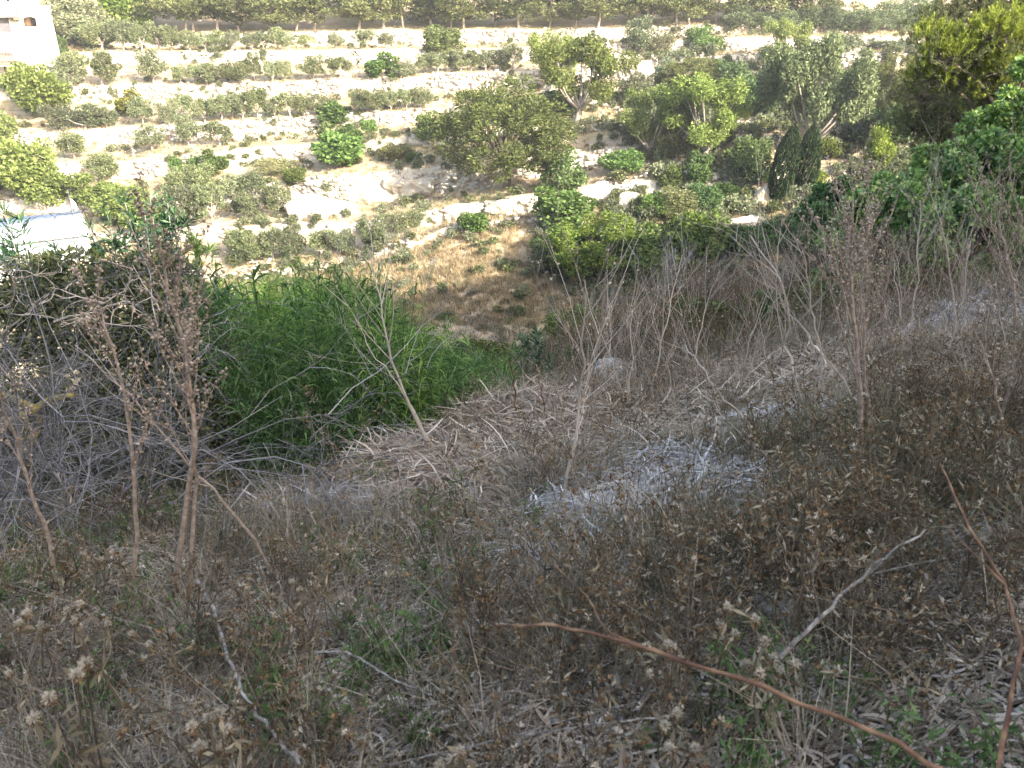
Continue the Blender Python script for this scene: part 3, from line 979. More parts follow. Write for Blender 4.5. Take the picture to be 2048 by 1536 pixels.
# ------------------------------------------------------------------ olive rows (px of trunk foot, py, width, height)
ROWS = [
    ('in the topmost olive row right below the pine wood', [(205, 101, 66, 54), (248, 101, 52, 52), (285, 101, 48, 50), (318, 101, 44, 44), (345, 101, 40, 40), (380, 101, 42, 34), (411, 101, 40, 30), (441, 101, 40, 34), (468, 100, 36, 32), (505, 100, 38, 30), (527, 100, 34, 32), (556, 99, 40, 38), (577, 99, 28, 32), (612, 97, 36, 26), (672, 96, 36, 26), (735, 96, 40, 32), (772, 96, 34, 26)]),
    ('in the second olive row from the pine wood', [(150, 170, 60, 58), (205, 171, 62, 58), (308, 167, 56, 58), (362, 169, 36, 34), (392, 168, 40, 34), (414, 171, 48, 40), (450, 168, 34, 36), (481, 169, 52, 42), (510, 162, 30, 50), (545, 166, 40, 38), (571, 163, 34, 40), (627, 160, 50, 42), (682, 158, 46, 38)]),
    ('in the hedge-like olive row left of the drooping tree', [(850, 146, 38, 34), (875, 146, 38, 36), (898, 145, 36, 38), (922, 144, 34, 36), (942, 143, 34, 38), (971, 142, 36, 38), (1000, 141, 34, 36), (1026, 139, 40, 44)]),
    ('in the third olive row from the pine wood', [(130, 266, 60, 52), (172, 262, 60, 48), (215, 257, 44, 38), (286, 250, 46, 50), (339, 252, 36, 42), (366, 238, 44, 44), (410, 246, 46, 42), (444, 241, 46, 46), (467, 239, 42, 42), (487, 241, 50, 48), (516, 236, 42, 54), (550, 238, 38, 38), (580, 235, 46, 44), (606, 234, 40, 40), (633, 232, 40, 40), (720, 226, 46, 42), (752, 226, 46, 42), (783, 223, 36, 36), (812, 221, 40, 38), (842, 219, 46, 40)]),
    ('among the scattered young olives on the fourth terrace', [(149, 318, 58, 48), (205, 362, 62, 52), (304, 302, 56, 46), (378, 290, 44, 54), (439, 291, 58, 42)]),
    ('in the dense olive clump above the bare soil', [(362, 405, 66, 62), (403, 402, 70, 66), (371, 456, 76, 80), (427, 449, 62, 76), (470, 405, 56, 50), (492, 438, 58, 48), (512, 402, 60, 52), (557, 431, 66, 62)]),
    ('in the lowest olive row above the white bottom wall', [(468, 521, 62, 58), (506, 527, 58, 56), (547, 521, 58, 62), (585, 520, 56, 60), (643, 513, 56, 48), (687, 506, 46, 44), (752, 490, 66, 48), (797, 474, 60, 46), (835, 461, 48, 40)]),
]
for desc, lst in ROWS:
    lst = sorted(lst)
    for i, (px, py, w_, h_) in enumerate(lst):
        t_ = prng.uniform(.95, 1.35)
        plant_px('olive', px, py, w_ * .96, h_ * 1.02, f'grey-green olive, {ORD[i]} from the left {desc}', (t_, t_ * prng.uniform(.97, 1.05), t_ * prng.uniform(.85, 1.05)), 'olive trees on the terraces')

# ------------------------------------------------------------------ pine wood along the top
fr = np.linspace(300, 1690, 29)
for i, px in enumerate(fr):
    px = px + prng.uniform(-23, 23)
    py = lerp_line(LINES[0][0], px) - prng.uniform(0, 6)
    t_ = prng.uniform(.8, 1.25)
    plant_px('pine', px, py, prng.uniform(80, 125), prng.uniform(66, 128), f'pine with bare lower trunk, {ORD[i]} from the left along the front of the wood', (t_, t_, t_ * .9), 'pines of the wood at the top')
for i, px in enumerate(np.linspace(270, 1860, 30)):
    y_ = prng.uniform(128, 146)
    p = at(px + prng.uniform(-15, 15), 40, y_); p[2] = down(p[0], p[1])
    t_ = prng.uniform(.75, 1.1)
    plant('pine', p, prng.uniform(7, 9.5), prng.uniform(7, 10), f'dark pine deeper in the wood, {ORD[i]} from the left behind the front row', (t_, t_, t_), 'pines deep in the wood')

# ------------------------------------------------------------------ single trees and shrubs of the opposite slope
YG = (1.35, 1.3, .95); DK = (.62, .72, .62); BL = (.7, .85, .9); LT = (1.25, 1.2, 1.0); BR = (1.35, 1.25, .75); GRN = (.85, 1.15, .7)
SINGLES = [
    ('grey', 155, 92, 115, 92, 'large grey-brown bush-like tree right of the house', (1.0, .95, .9)),
    ('fig', 252, 62, 76, 76, 'bright yellow-green tree between the house and the wood', (1.5, 1.7, .7)),
    ('grey', 205, 96, 80, 50, 'grey-green bush under the bright yellow-green tree', (.9, 1, .9)),
    ('shrub', 122, 128, 40, 48, 'dark green bush against the garden wall of the house', DK),
    ('shrub', 60, 208, 60, 72, 'yellow-green bush in front of the house porch', YG),
    ('shrub', 96, 238, 92, 92, 'big yellow-green bush with dark underside below the house', (1.3, 1.25, .7)),
    ('shrub', 30, 190, 40, 40, 'small yellow-green bush at the porch corner', YG),
    ('grey', 128, 188, 66, 62, 'grey-green bush right of the porch bushes', (1, 1, 1)),
    ('shrub', 10, 300, 60, 70, 'yellow-green bush cut by the left picture edge, upper one', YG),
    ('shrub', 60, 392, 110, 100, 'large light green bush near the left edge above the oleander', (1.35, 1.3, .8)),
    ('shrub', 15, 372, 80, 80, 'light green bush at the left edge beside the larger one', (1.2, 1.2, .7)),
    ('shrub', 95, 418, 80, 84, 'light green bush left of the white wall block', (1.25, 1.25, .75)),
    ('shrub', 190, 420, 80, 66, 'light green bush right of the white wall block', (1.25, 1.25, .8)),
    ('shrub', 255, 440, 90, 66, 'pale green bush behind the oleander tops', (1.2, 1.2, .8)),
    ('shrub', 300, 470, 90, 70, 'pale green bush left of the dense olive clump', (1.2, 1.25, .8)),
    ('shrub', 357, 343, 26, 28, 'small green shrub, left of three on the white wall', GRN),
    ('shrub', 391, 343, 28, 28, 'small green shrub, middle of three on the white wall', GRN),
    ('fig', 431, 346, 48, 42, 'round green shrub, right of three on the white wall', (.8, .95, .65)),
    ('fig', 262, 232, 44, 46, 'yellowish shrub between the second and third olive rows', (1.7, 1.25, .6)),
    ('fig', 766, 158, 60, 46, 'bright green fig bush in the second olive row', (.95, 1.35, .8)),
    ('grey', 806, 156, 50, 30, 'grey low bush right of the bright green fig', (1, 1, 1)),
    ('shrub', 885, 112, 78, 52, 'pale green bush on the upper terrace path', LT),
    ('fig', 668, 254, 56, 44, 'green fig bush, topmost of the tumbling green clump', GRN),
    ('fig', 738, 268, 26, 26, 'small green shrub right of the tumbling green clump', GRN),
    ('fig', 706, 286, 36, 34, 'small fig bush in the right of the tumbling green clump', GRN),
    ('shrub', 668, 300, 50, 50, 'olive-green bush in the middle of the tumbling green clump', (1, 1, .9)),
    ('fig', 682, 336, 86, 62, 'broad fig bush at the bottom of the tumbling green clump', (.85, 1.2, .7)),
    ('shrub', 592, 364, 44, 26, 'low green shrub above the big white outcrop', (1.1, 1.1, .6)),
    ('grey', 555, 345, 90, 26, 'low dry bush under the white terrace wall', (1.3, 1.15, .8)),
    ('shrub', 868, 282, 74, 50, 'green bush left of the big round pine', (.95, 1, .7)),
    ('grey', 795, 318, 70, 28, 'low yellowish scrub left of the big round pine', (1.35, 1.2, .7)),
    ('shrub', 830, 326, 32, 20, 'small green shrub on the path left of the round pine', GRN),
    ('shrub', 978, 236, 56, 42, 'bright green bush peeping over the round pine', YG),
    ('roundpine', 1012, 376, 232, 186, 'big round pine standing alone in the middle of the slope', (.62, .68, .4)),
    ('shrub', 1125, 388, 76, 80, 'grey-green bush at the right foot of the round pine', (.8, 1.0, .85)),
    ('loose', 1152, 248, 160, 150, 'drooping light green tree with forked pale trunk', (1.5, 1.4, .8)),
    ('loose', 1110, 178, 92, 98, 'bright green bushy crown behind the drooping tree', (1.5, 1.55, .7)),
    ('shrub', 1130, 226, 90, 44, 'dark shaded shrub left of the drooping tree trunk', DK),  # darkened tint puts the tree's shade into these leaves
    ('shrub', 1240, 346, 72, 42, 'low bright green bush on the scree', (.9, 1.3, .8)),
    ('loose', 1300, 322, 120, 130, 'rounded green tree, left of the pair on the lower path', (1.2, 1.2, .8)),
    ('loose', 1405, 330, 150, 158, 'tall fresh green tree, right of the pair on the lower path', (1.35, 1.4, .75)),
    ('roundpine', 1350, 318, 90, 100, 'olive-brown pine between the two green trees', (1.2, 1.1, .8)),
    ('roundpine', 1388, 188, 120, 62, 'spreading pine above the pair of green trees', (1.1, 1.05, .8)),
    ('grey', 1268, 198, 70, 46, 'grey shrub right of the drooping tree', (1, .95, .9)),
    ('grey', 1330, 168, 50, 46, 'blue-green shrub under the upper path', BL),
    ('grey', 1278, 112, 52, 66, 'grey-green bush right of the white block wall', (.85, .95, .85)),
    ('grey', 1322, 114, 46, 42, 'brownish shrub beside the upper path', (1.1, .95, .85)),
    ('shrub', 1400, 104, 62, 44, 'green bush on the upper path', GRN),
    ('shrub', 1430, 106, 34, 28, 'dark round bush on the upper path', DK),
    ('loose', 1568, 156, 84, 100, 'leaning light green tree on the upper terraces', (1.5, 1.4, .95)),
    ('shrub', 1440, 196, 90, 66, 'blue-green bush, upper of the bushes in the side valley', BL),
    ('shrub', 1490, 226, 80, 66, 'blue-green bush in the mouth of the side valley', (.6, .85, .75)),
    ('shrub', 1528, 230, 64, 70, 'dark teal bush left of the tall willowy tree', (.5, .75, .65)),
    ('willow', 1622, 330, 178, 220, 'tall feathery grey-green tree behind the cypresses', (1.0, 1.12, .85)),
    ('cypress', 1600, 160, 20, 62, 'thin young cypress on the upper terrace', (1.6, 1.6, 1.3)),
    ('shrub', 1690, 236, 60, 86, 'fresh green bush right of the feathery tree', (1, 1.15, .9)),
    ('pine', 1727, 212, 66, 80, 'small umbrella pine with thin leaning trunk', (1.1, 1.15, .7)),
    ('roundpine', 1778, 262, 84, 130, 'yellowish pine right of the small umbrella pine', (1.3, 1.2, .6)),
    ('bare', 1700, 286, 70, 66, 'grey dry bush in the dark of the side valley', None),
    ('shrub', 1760, 300, 110, 80, 'dark shaded bush in the side valley', (.4, .5, .5)),  # tint darkened, the side valley's shade put into the leaves
    ('shrub', 1752, 330, 50, 70, 'bright yellow-green pointed bush by the carob', (1.7, 1.7, .6)),
    ('shrub', 1655, 318, 42, 36, 'yellow-green bush beside the right cypress', (1.4, 1.3, .7)),
    ('shrub', 1626, 380, 40, 40, 'yellow-green bush at the foot of the right cypress', (1.5, 1.45, .5)),
    ('cypress', 1550, 404, 42, 145, 'dense dark cypress, left one of the pair', (1, 1, 1)),
    ('cypress', 1606, 390, 40, 132, 'dense dark cypress, right one of the pair', (1.15, 1.1, 1)),
    ('shrub', 1492, 346, 80, 66, 'green bush left of the cypress pair', (.85, .95, .75)),
    ('shrub', 1518, 368, 50, 40, 'dark green bush against the left cypress', DK),
    ('shrub', 1345, 378, 54, 44, 'olive-green bush below the pair of green trees', (1, 1, .75)),
    ('shrub', 1392, 372, 50, 60, 'dark green bush below the fresh green tree', (.7, .95, .7)),
    ('shrub', 1452, 408, 46, 40, 'round dark green bush on the reddish soil', (.65, .9, .6)),
    ('shrub', 1400, 432, 70, 60, 'teal green bush on the lower right slope', (.55, .85, .7)),
    ('shrub', 1308, 436, 60, 44, 'bright green low bush in the scree', (.9, 1.2, .65)),
    ('grey', 1350, 440, 70, 60, 'dry yellowish bush left of the teal bush', (1.25, 1.2, .75)),
    ('fig', 1128, 456, 112, 70, 'dark green fig bush below the round pine', (.75, 1.0, .6)),
    ('fig', 951, 463, 54, 36, 'small bright green bush on the grassy bank', (.9, 1.3, .7)),
    ('loose', 1185, 560, 190, 112, 'broad sunlit green tree at the shadow edge of the valley', (1.35, 1.5, .55)),
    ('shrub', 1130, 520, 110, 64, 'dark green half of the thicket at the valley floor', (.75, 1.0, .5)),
    ('shrub', 1270, 540, 130, 80, 'deep green shaded thicket right of the sunlit tree', (.7, .85, .5)),  # valley shade put into this thicket's darker tint
    ('shrub', 1380, 520, 110, 90, 'green thicket with bright top on the valley floor', (.95, 1.1, .5)),
    ('grey', 1092, 552, 56, 62, 'sparse grey shrub left of the sunlit tree', (.9, .9, .8)),
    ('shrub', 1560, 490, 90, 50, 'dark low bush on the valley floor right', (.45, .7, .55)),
    ('shrub', 1490, 520, 90, 60, 'dark green bush behind the grey bare shrub', (.6, .85, .6)),
]
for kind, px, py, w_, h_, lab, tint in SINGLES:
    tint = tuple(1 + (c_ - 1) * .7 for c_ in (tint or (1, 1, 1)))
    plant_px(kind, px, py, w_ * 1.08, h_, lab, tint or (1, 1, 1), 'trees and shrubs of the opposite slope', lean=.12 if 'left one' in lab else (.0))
for i, px in enumerate((1480, 1530, 1575, 1620, 1655, 1690, 1725, 1765, 1800, 1835)):
    plant_px('grey', px, 62 + prng.uniform(-6, 6), prng.uniform(55, 80), prng.uniform(34, 60), f'grey-green shrub, {ORD[i]} from the left in the band above the upper right path', (.85, .98, .85), 'shrubs above the upper right path')
for i, px in enumerate((1690, 1745, 1785, 1820)):
    plant_px('grey', px, 100, prng.uniform(40, 60), prng.uniform(18, 28), f'low grey bush, {ORD[i]} from the left on the upper right terrace bank', (.8, .9, .85), 'bushes on the upper right bank')
print('far plants done')
# ------------------------------------------------------------------ scatter: ground cover nobody could count, one object each
def scatter(name, label, cat, kinds, pos, rot, scl, kid, real=False):
    """kinds: list of unlinked mesh objects; points carry rotation, size and which kind."""
    lib = bpy.data.collections.new(name + '_kinds')
    for i, k in enumerate(kinds):
        k.name = f'{name}_kind_{i:02d}'
        lib.objects.link(k)
    me = bpy.data.meshes.new(name)
    n = len(pos)
    me.vertices.add(n); me.vertices.foreach_set('co', np.asarray(pos, np.float32).ravel())
    a = me.attributes.new('rot', 'FLOAT_VECTOR', 'POINT'); a.data.foreach_set('vector', np.asarray(rot, np.float32).ravel())
    a = me.attributes.new('scl', 'FLOAT', 'POINT'); a.data.foreach_set('value', np.asarray(scl, np.float32))
    a = me.attributes.new('kid', 'INT', 'POINT'); a.data.foreach_set('value', np.asarray(kid, np.int32))
    o = bpy.data.objects.new(name, me); COL.objects.link(o)
    g = bpy.data.node_groups.new(name, 'GeometryNodeTree')
    g.interface.new_socket('Geometry', in_out='INPUT', socket_type='NodeSocketGeometry')
    g.interface.new_socket('Geometry', in_out='OUTPUT', socket_type='NodeSocketGeometry')
    N = g.nodes; K = g.links
    gi = N.new('NodeGroupInput'); go = N.new('NodeGroupOutput')
    ci = N.new('GeometryNodeCollectionInfo'); ci.inputs['Collection'].default_value = lib
    ci.inputs['Separate Children'].default_value = True; ci.inputs['Reset Children'].default_value = True
    ip = N.new('GeometryNodeInstanceOnPoints'); ip.inputs['Pick Instance'].default_value = True

    def attr(nm, ty):
        x = N.new('GeometryNodeInputNamedAttribute'); x.data_type = ty; x.inputs['Name'].default_value = nm
        return x.outputs['Attribute']
    K.new(gi.outputs[0], ip.inputs['Points']); K.new(ci.outputs[0], ip.inputs['Instance'])
    K.new(attr('kid', 'INT'), ip.inputs['Instance Index'])
    K.new(attr('rot', 'FLOAT_VECTOR'), ip.inputs['Rotation'])
    K.new(attr('scl', 'FLOAT'), ip.inputs['Scale'])
    if real:
        rl = N.new('GeometryNodeRealizeInstances'); K.new(ip.outputs[0], rl.inputs[0]); K.new(rl.outputs[0], go.inputs[0])
    else:
        K.new(ip.outputs[0], go.inputs[0])
    md = o.modifiers.new('scatter', 'NODES'); md.node_group = g
    return tag(o, label, cat, kind='stuff')


def joined(name, parts):
    """One unlinked mesh object from several (MB, material) pairs."""
    me = bpy.data.meshes.new(name)
    V = []; loops = []; sizes = []; mats = []; off = 0
    for i, (mb, mat) in enumerate(parts):
        if not mb.v: continue
        v = np.concatenate(mb.v); V.append(v)
        for f in mb.f:
            loops.append((f + off).ravel()); sizes.append(np.full(len(f), f.shape[1])); mats.append(np.full(len(f), i))
        off += len(v)
    V = np.concatenate(V); loops = np.concatenate(loops); sizes = np.concatenate(sizes); mats = np.concatenate(mats)
    me.vertices.add(len(V)); me.vertices.foreach_set('co', V.astype(np.float32).ravel())
    me.loops.add(len(loops)); me.loops.foreach_set('vertex_index', loops.astype(np.int32))
    me.polygons.add(len(sizes)); me.polygons.foreach_set('loop_start', np.concatenate([[0], np.cumsum(sizes)[:-1]]).astype(np.int32))
    for _, mat in parts: me.materials.append(mat)
    me.polygons.foreach_set('material_index', mats.astype(np.int32))
    me.update(calc_edges=True)
    return bpy.data.objects.new(name, me)


def blades(r, n, h, w, spread, lean, npt=3):
    """Grass blades rising from a small disc and arching over."""
    a = r.uniform(0, 6.283, n); b0 = np.stack([np.cos(a), np.sin(a), 0 * a], -1) * (spread * r.random(n) ** .5)[:, None]
    a2 = a + r.normal(size=n) * .9
    out = np.stack([np.cos(a2), np.sin(a2), 0 * a2], -1)
    H = h * r.uniform(.45, 1.15, n); ln = lean * r.uniform(.2, 1.6, n)
    t = np.linspace(0, 1, npt)
    P = b0[:, None] + np.array([0, 0, 1.0]) * (H[:, None] * (t - .35 * ln[:, None].clip(0, 1.6) * t ** 2))[..., None] + out[:, None] * (H[:, None] * ln[:, None] * t[None] ** 1.7)[..., None]
    P += r.normal(size=P.shape) * .012 * h * t[None, :, None]
    W = (w * r.uniform(.6, 1.3, n))[:, None] * np.linspace(1, .15, npt)[None] * .5
    S = np.cross(out, np.array([0, 0, 1.0])) + r.normal(size=(n, 3)) * .5
    return ribbons(P, W, S)


def strips(r, n, ln, w, rad, lift, curl, npt=5):
    """Dead strap leaves lying criss-cross on the ground."""
    a = r.uniform(0, 6.283, n)
    c = np.stack([np.cos(a), np.sin(a), 0 * a], -1) * (rad * r.random(n) ** .5)[:, None]
    c[:, 2] = lift * r.random(n) ** 1.3
    b = r.uniform(0, 6.283, n); cur = curl * r.normal(size=n)
    L = ln * r.uniform(.4, 1.25, n)
    P = np.empty((n, npt, 3)); p = c.copy()
    pitch = r.normal(size=n) * .22
    for k in range(npt):
        P[:, k] = p
        d = np.stack([np.cos(b), np.sin(b), np.sin(pitch)], -1)
        p = p + d * (L / (npt - 1))[:, None]; b = b + cur / (npt - 1); pitch = pitch - .18 * r.random(n)
    P[..., 2] = np.maximum(P[..., 2], .004)
    W = (w * r.uniform(.5, 1.3, n))[:, None] * np.array([.6, 1, 1, .85, .3])[None, :npt] * .5
    S = np.cross(P[:, -1] - P[:, 0], np.array([0, 0, 1.0])) + r.normal(size=(n, 3)) * .12 * L[:, None]
    return ribbons(P, W, S)


def puff(r, mb, c, rad, n, up=.3, w=.0016):
    d = unit(rdir(r, n) + np.array([0, 0, up]))
    P = np.stack([np.broadcast_to(c, (n, 3)), c + d * rad * .55, c + d * (rad * r.uniform(.75, 1.1, n))[:, None]], 1)
    mb.add(*ribbons(P, np.stack([np.full(n, w * .4), np.full(n, w * .6), np.full(n, w)], 1), rdir(r, n)))


def herb(seed, h=.5, fluffy=.5, leafy=1.0):
    """Dead knapweed: thin forking brown stems, shrivelled leaves, small pale seed heads."""
    r = np.random.default_rng(seed)
    out = []
    for i in range(r.integers(2, 5)):
        a = r.uniform(0, 6.28)
        grow(out, r, np.array([math.cos(a) * .03, math.sin(a) * .03, 0]), np.array([math.cos(a) * .35, math.sin(a) * .35, 1]), h * r.uniform(.6, .95), .0028, 2, [0, 2, 3], .6, .12, .06, .5, .7, .3)
    st = MB(); branch_mesh(st, out, 3)
    lf = MB(); fl = MB(); br = MB()
    for P, R, lev in out:
        k = max(1, int(leafy * (5 if lev == 2 else 3)))
        t = r.integers(0, NPT - 1, k)
        pos = P[t] + (P[t + 1] - P[t]) * r.random(k)[:, None]
        lf.add(*leaves(pos, rdir(r, k) + np.array([0, 0, .1]), rdir(r, k), .03 * r.uniform(.5, 1.4, k), .007))
        if lev <= 1:
            c = P[-1]
            nb = 7; br.add(*leaves(np.broadcast_to(c, (nb, 3)), rdir(r, nb) * .6 + np.array([0, 0, .6]), rdir(r, nb), .012, .006))
            if r.random() < fluffy:
                puff(r, fl, c + np.array([0, 0, .006]), .011, 11, .5, .0022)
    return joined('herb', [(st, M['herb_stem']), (lf, M['herb_leaf']), (br, M['bract']), (fl, M['fluff'])])


def tuft(seed, n, h, w, spread, lean, mat):
    r = np.random.default_rng(seed); mb = MB(); mb.add(*blades(r, n, h, w, spread, lean))
    return joined('tuft', [(mb, M[mat])])


def litter(seed, n, ln, w, rad, lift, mat):
    r = np.random.default_rng(seed); mb = MB(); mb.add(*strips(r, n, ln, w, rad, lift, .8))
    return joined('litter', [(mb, M[mat])])


def leafy(seed, h, n, L, W, mat):
    r = np.random.default_rng(seed); st = MB(); lf = MB(); out = []
    for i in range(5):
        grow(out, r, r.normal(size=3) * np.array([.03, .03, 0]), np.array([r.normal() * .35, r.normal() * .35, 1]), h * r.uniform(.5, 1), .002, 1, [0, 3], .6, .12, .03, .5, .7)
    branch_mesh(st, out, 3)
    for P, R, lev in out:
        t = r.integers(1, NPT - 1, n); pos = P[t] + (P[t + 1] - P[t]) * r.random(n)[:, None]
        lf.add(*leaves(pos, rdir(r, n) + np.array([0, 0, .4]), rdir(r, n) + np.array([0, 0, .8]), L * r.uniform(.5, 1.3, n), W))
    return joined('leafy', [(st, M['herb_stem']), (lf, M[mat])])


def sample_near(r, n, ymin, ymax, power, xr=.78):
    """Points on the near slope inside a fan before the camera, denser close by."""
    u = r.random(n)
    y = (ymin ** power + u * (ymax ** power - ymin ** power)) ** (1 / power)
    x = r.uniform(-xr, xr, n) * (y + .5)
    return x, y


def pts(x, y, dz=0.0):
    return np.stack([x, y, near_z(x, y) + dz], -1)


def rots(r, n, tilt):
    return np.stack([r.normal(size=n) * tilt, r.normal(size=n) * tilt, r.uniform(0, 6.283, n)], -1)


# slope of the ground under flat-lying litter
def slope_rots(r, x, y):
    e = .15
    gx_ = (near_z(x + e, y) - near_z(x - e, y)) / (2 * e); gy_ = (near_z(x, y + e) - near_z(x, y - e)) / (2 * e)
    a = r.uniform(0, 6.283, len(x))
    from mathutils import Quaternion
    res = np.empty((len(x), 3))
    for i in range(len(x)):
        n_ = Vector((-gx_[i], -gy_[i], 1)).normalized()
        q = Vector((0, 0, 1)).rotation_difference(n_) @ Quaternion((0, 0, 1), a[i])
        res[i] = q.to_euler()
    return res


R_ = np.random.default_rng(77)
# zones in which bleached or brown strap-leaf litter covers the slope: (x, y, radius, density, pale?)
Z_BROWN = []
Z_PALE = []


def zone(lst, px, py, rad):
    p = hit(px, py, 'near')
    if p is not None: lst.append((p[0], p[1], rad))


for a in ((800, 925, .35), (870, 900, .45), (960, 860, .5), (1050, 850, .5), (1130, 870, .45), (900, 940, .45), (620, 990, .4), (560, 1020, .35), (700, 985, .35), (1200, 900, .5), (1000, 920, .5),
          (1030, 720, .9), (1060, 770, .7), (1650, 720, .6), (1500, 810, .5), (1640, 770, .5), (1450, 880, .4), (1780, 690, .6), (1950, 690, .6)): zone(Z_BROWN, *a)
for a in ((1330, 960, .32), (1270, 985, .2), (1390, 975, .2), (1490, 850, .2), (1350, 935, .2), (1900, 660, .5), (1250, 1010, .22), (1540, 850, .28), (650, 1000, .25)): zone(Z_PALE, *a)


def in_zone(lst, x, y):
    f = np.zeros_like(x)
    for a, b, r in lst: f = np.maximum(f, np.exp(-(((x - a) ** 2 + (y - b) ** 2) / (r * r)) ** 1.3))
    return f


def clear_of_gully(x, y):
    q = y - gully_edge(x) - .15
    return ~((q > 0) & (x < .5) & (y < 17)) & ~((x < -1.6 - .1 * y) & (y > 3.4) & (y < 8))


ROCKS = [(1015, 690, 90, 40, 'long mossy pale rock behind the green thicket'), (1056, 678, 34, 30, 'small rounded pale rock at the end of the long mossy rock'),
         (1222, 778, 84, 44, 'flat pale rock half buried in the middle slope'), (1566, 790, 36, 28, 'small round white stone beside the bare sapling'),
         (1562, 1232, 100, 48, 'brownish rock under the dead herbs at lower right'), (1520, 1150, 44, 30, 'small grey rock above the brownish rock')]
RP = [hit(a_[0], a_[1], 'near') for a_ in ROCKS]


def off_rocks(x, y):
    k = np.ones(len(x), bool)
    for p, a_ in list(zip(RP, ROCKS))[:4]:
        m_ = depth(p) / FPX; w_ = a_[2] * m_ * .5 + .02
        k &= ~((np.abs(x - p[0]) < w_) & (y > p[1] - w_ * 1.2 - .7) & (y < p[1] + w_))
    return k


# --- strap-leaf litter
kinds = [litter(200 + i, 84, .30, .0115, .24, .07, 'litter') for i in range(4)] + [litter(210 + i, 84, .28, .0135, .22, .06, 'litter_pale') for i in range(4)]
x, y = sample_near(R_, 26000, 1.2, 15, .9)
zb = in_zone(Z_BROWN, x, y); zp = in_zone(Z_PALE, x, y)
patch = .5 + fbm(x * 1.3, y * 1.3, 301, 3) * 1.4
u = R_.random(len(x))
keep = (u < np.maximum(np.maximum(zb, zp) * .40, (.09 * smooth(.45, .8, patch) + .01) * smooth(1.6, 4.0, y))) & clear_of_gully(x, y - .25)
x, y, zb, zp = x[keep], y[keep], zb[keep], zp[keep]
kid = R_.integers(0, 4, len(x)) + 4 * (zp > zb * R_.uniform(.4, 1.2, len(x)))
scatter('strap_leaf_litter', 'dead strap leaves lying criss-cross over the shaded slope', 'leaf litter', kinds, pts(x, y, .015), slope_rots(R_, x, y), R_.uniform(.6, 1.1, len(x)) * (.6 + .07 * y).clip(0, 1.25), kid)
print('litter', len(x))

# --- dry grass
kinds = [tuft(230 + i, 44, .30, .0046, .07, .75, 'dry_grass') for i in range(4)] + [tuft(240 + i, 44, .30, .0044, .08, .65, 'olive_grass') for i in range(4)]
x, y = sample_near(R_, 13000, .9, 22, .75)
g = .5 + fbm(x * 1.3 + 5, y * 1.3, 311, 4) * 1.9
litz = np.maximum(in_zone(Z_BROWN, x, y), in_zone(Z_PALE, x, y))
keep = (R_.random(len(x)) < np.clip(.02 + 1.5 * (g - .22), .2, 1.0) * (1 - .8 * litz) * (.5 + .5 * smooth(2.2, 4.0, y))) & clear_of_gully(x, y) & off_rocks(x, y)
x, y = x[keep], y[keep]
ol = fbm(x * .7, y * .7 + 9, 317, 3) + .12 * R_.normal(size=len(x))
kid = R_.integers(0, 4, len(x)) + 4 * (ol > .04)
scatter('dry_grass', 'matted dry grass covering the shaded near slope', 'dry grass', kinds, pts(x, y, -.01), rots(R_, len(x), .18), R_.uniform(.6, 1.25, len(x)) * (.8 + .055 * y), kid, True)
print('grass', len(x))

# --- dead herbs with small seed heads
kinds = [herb(260 + i, .42, .14, 1.0) for i in range(7)] + [leafy(270 + i, .22, 5, .035, .009, 'green_herb') for i in range(3)]
x, y = sample_near(R_, 4600, .85, 18, .75)
g = .4 + fbm(x * 1.1 + 15, y * 1.1, 331, 4) * 2.2
litz = np.maximum(in_zone(Z_BROWN, x, y), in_zone(Z_PALE, x, y))
litz = np.maximum(litz, np.maximum(in_zone(Z_BROWN, x, y + .35), in_zone(Z_PALE, x, y + .45)))
keep = (R_.random(len(x)) < np.clip(.12 + .85 * g, .08, .8) * (1 - .93 * litz) * (1 - .62 * smooth(3.0, 6, y))) & clear_of_gully(x, y) & off_rocks(x, y)
x, y = x[keep], y[keep]
gr = fbm(x * .6 + 40, y * .6, 337, 3)
kid = np.where(((gr > .06) & (R_.random(len(x)) < .75)) | ((x - .62) ** 2 + (y - 1.15) ** 2 < .14), 7 + R_.integers(0, 3, len(x)), R_.integers(0, 7, len(x)))
scatter('dead_herbs', 'dead brown knapweed with small pale seed heads on the near slope', 'dead herbs', kinds, pts(x, y, -.01), rots(R_, len(x), .16), R_.uniform(.6, 1.15, len(x)) * (.85 + .03 * y), kid)
print('herbs', len(x))

# --- crumbled leaf bits and twiglets on the soil close by
def crumbs(seed):
    r = np.random.default_rng(seed); a_ = MB(); b_ = MB(); c_ = MB()
    a_.add(*strips(r, 60, .07, .008, .16, .012, 1.2)); b_.add(*strips(r, 30, .10, .0025, .16, .015, .6))
    for j in range(10):
        V = unit(CUBE + r.uniform(-.3, .3, (8, 3))) * r.uniform(.004, .012) * np.array([1.2, 1, .7])
        c_.add(V + np.array([r.normal() * .08, r.normal() * .08, .004]), CF)
    return joined('crumbs', [(a_, M['litter']), (b_, M['herb_stem']), (c_, M['near_rock'])])


x, y = sample_near(R_, 900, .85, 5, 1.0)
keep = clear_of_gully(x, y); x, y = x[keep], y[keep]
scatter('ground_litter', 'crumbled dead leaves and twig bits on the soil in the foreground', 'leaf litter', [crumbs(380 + i) for i in range(4)], pts(x, y, .004), slope_rots(R_, x, y), R_.uniform(.7, 1.3, len(x)), R_.integers(0, 4, len(x)))

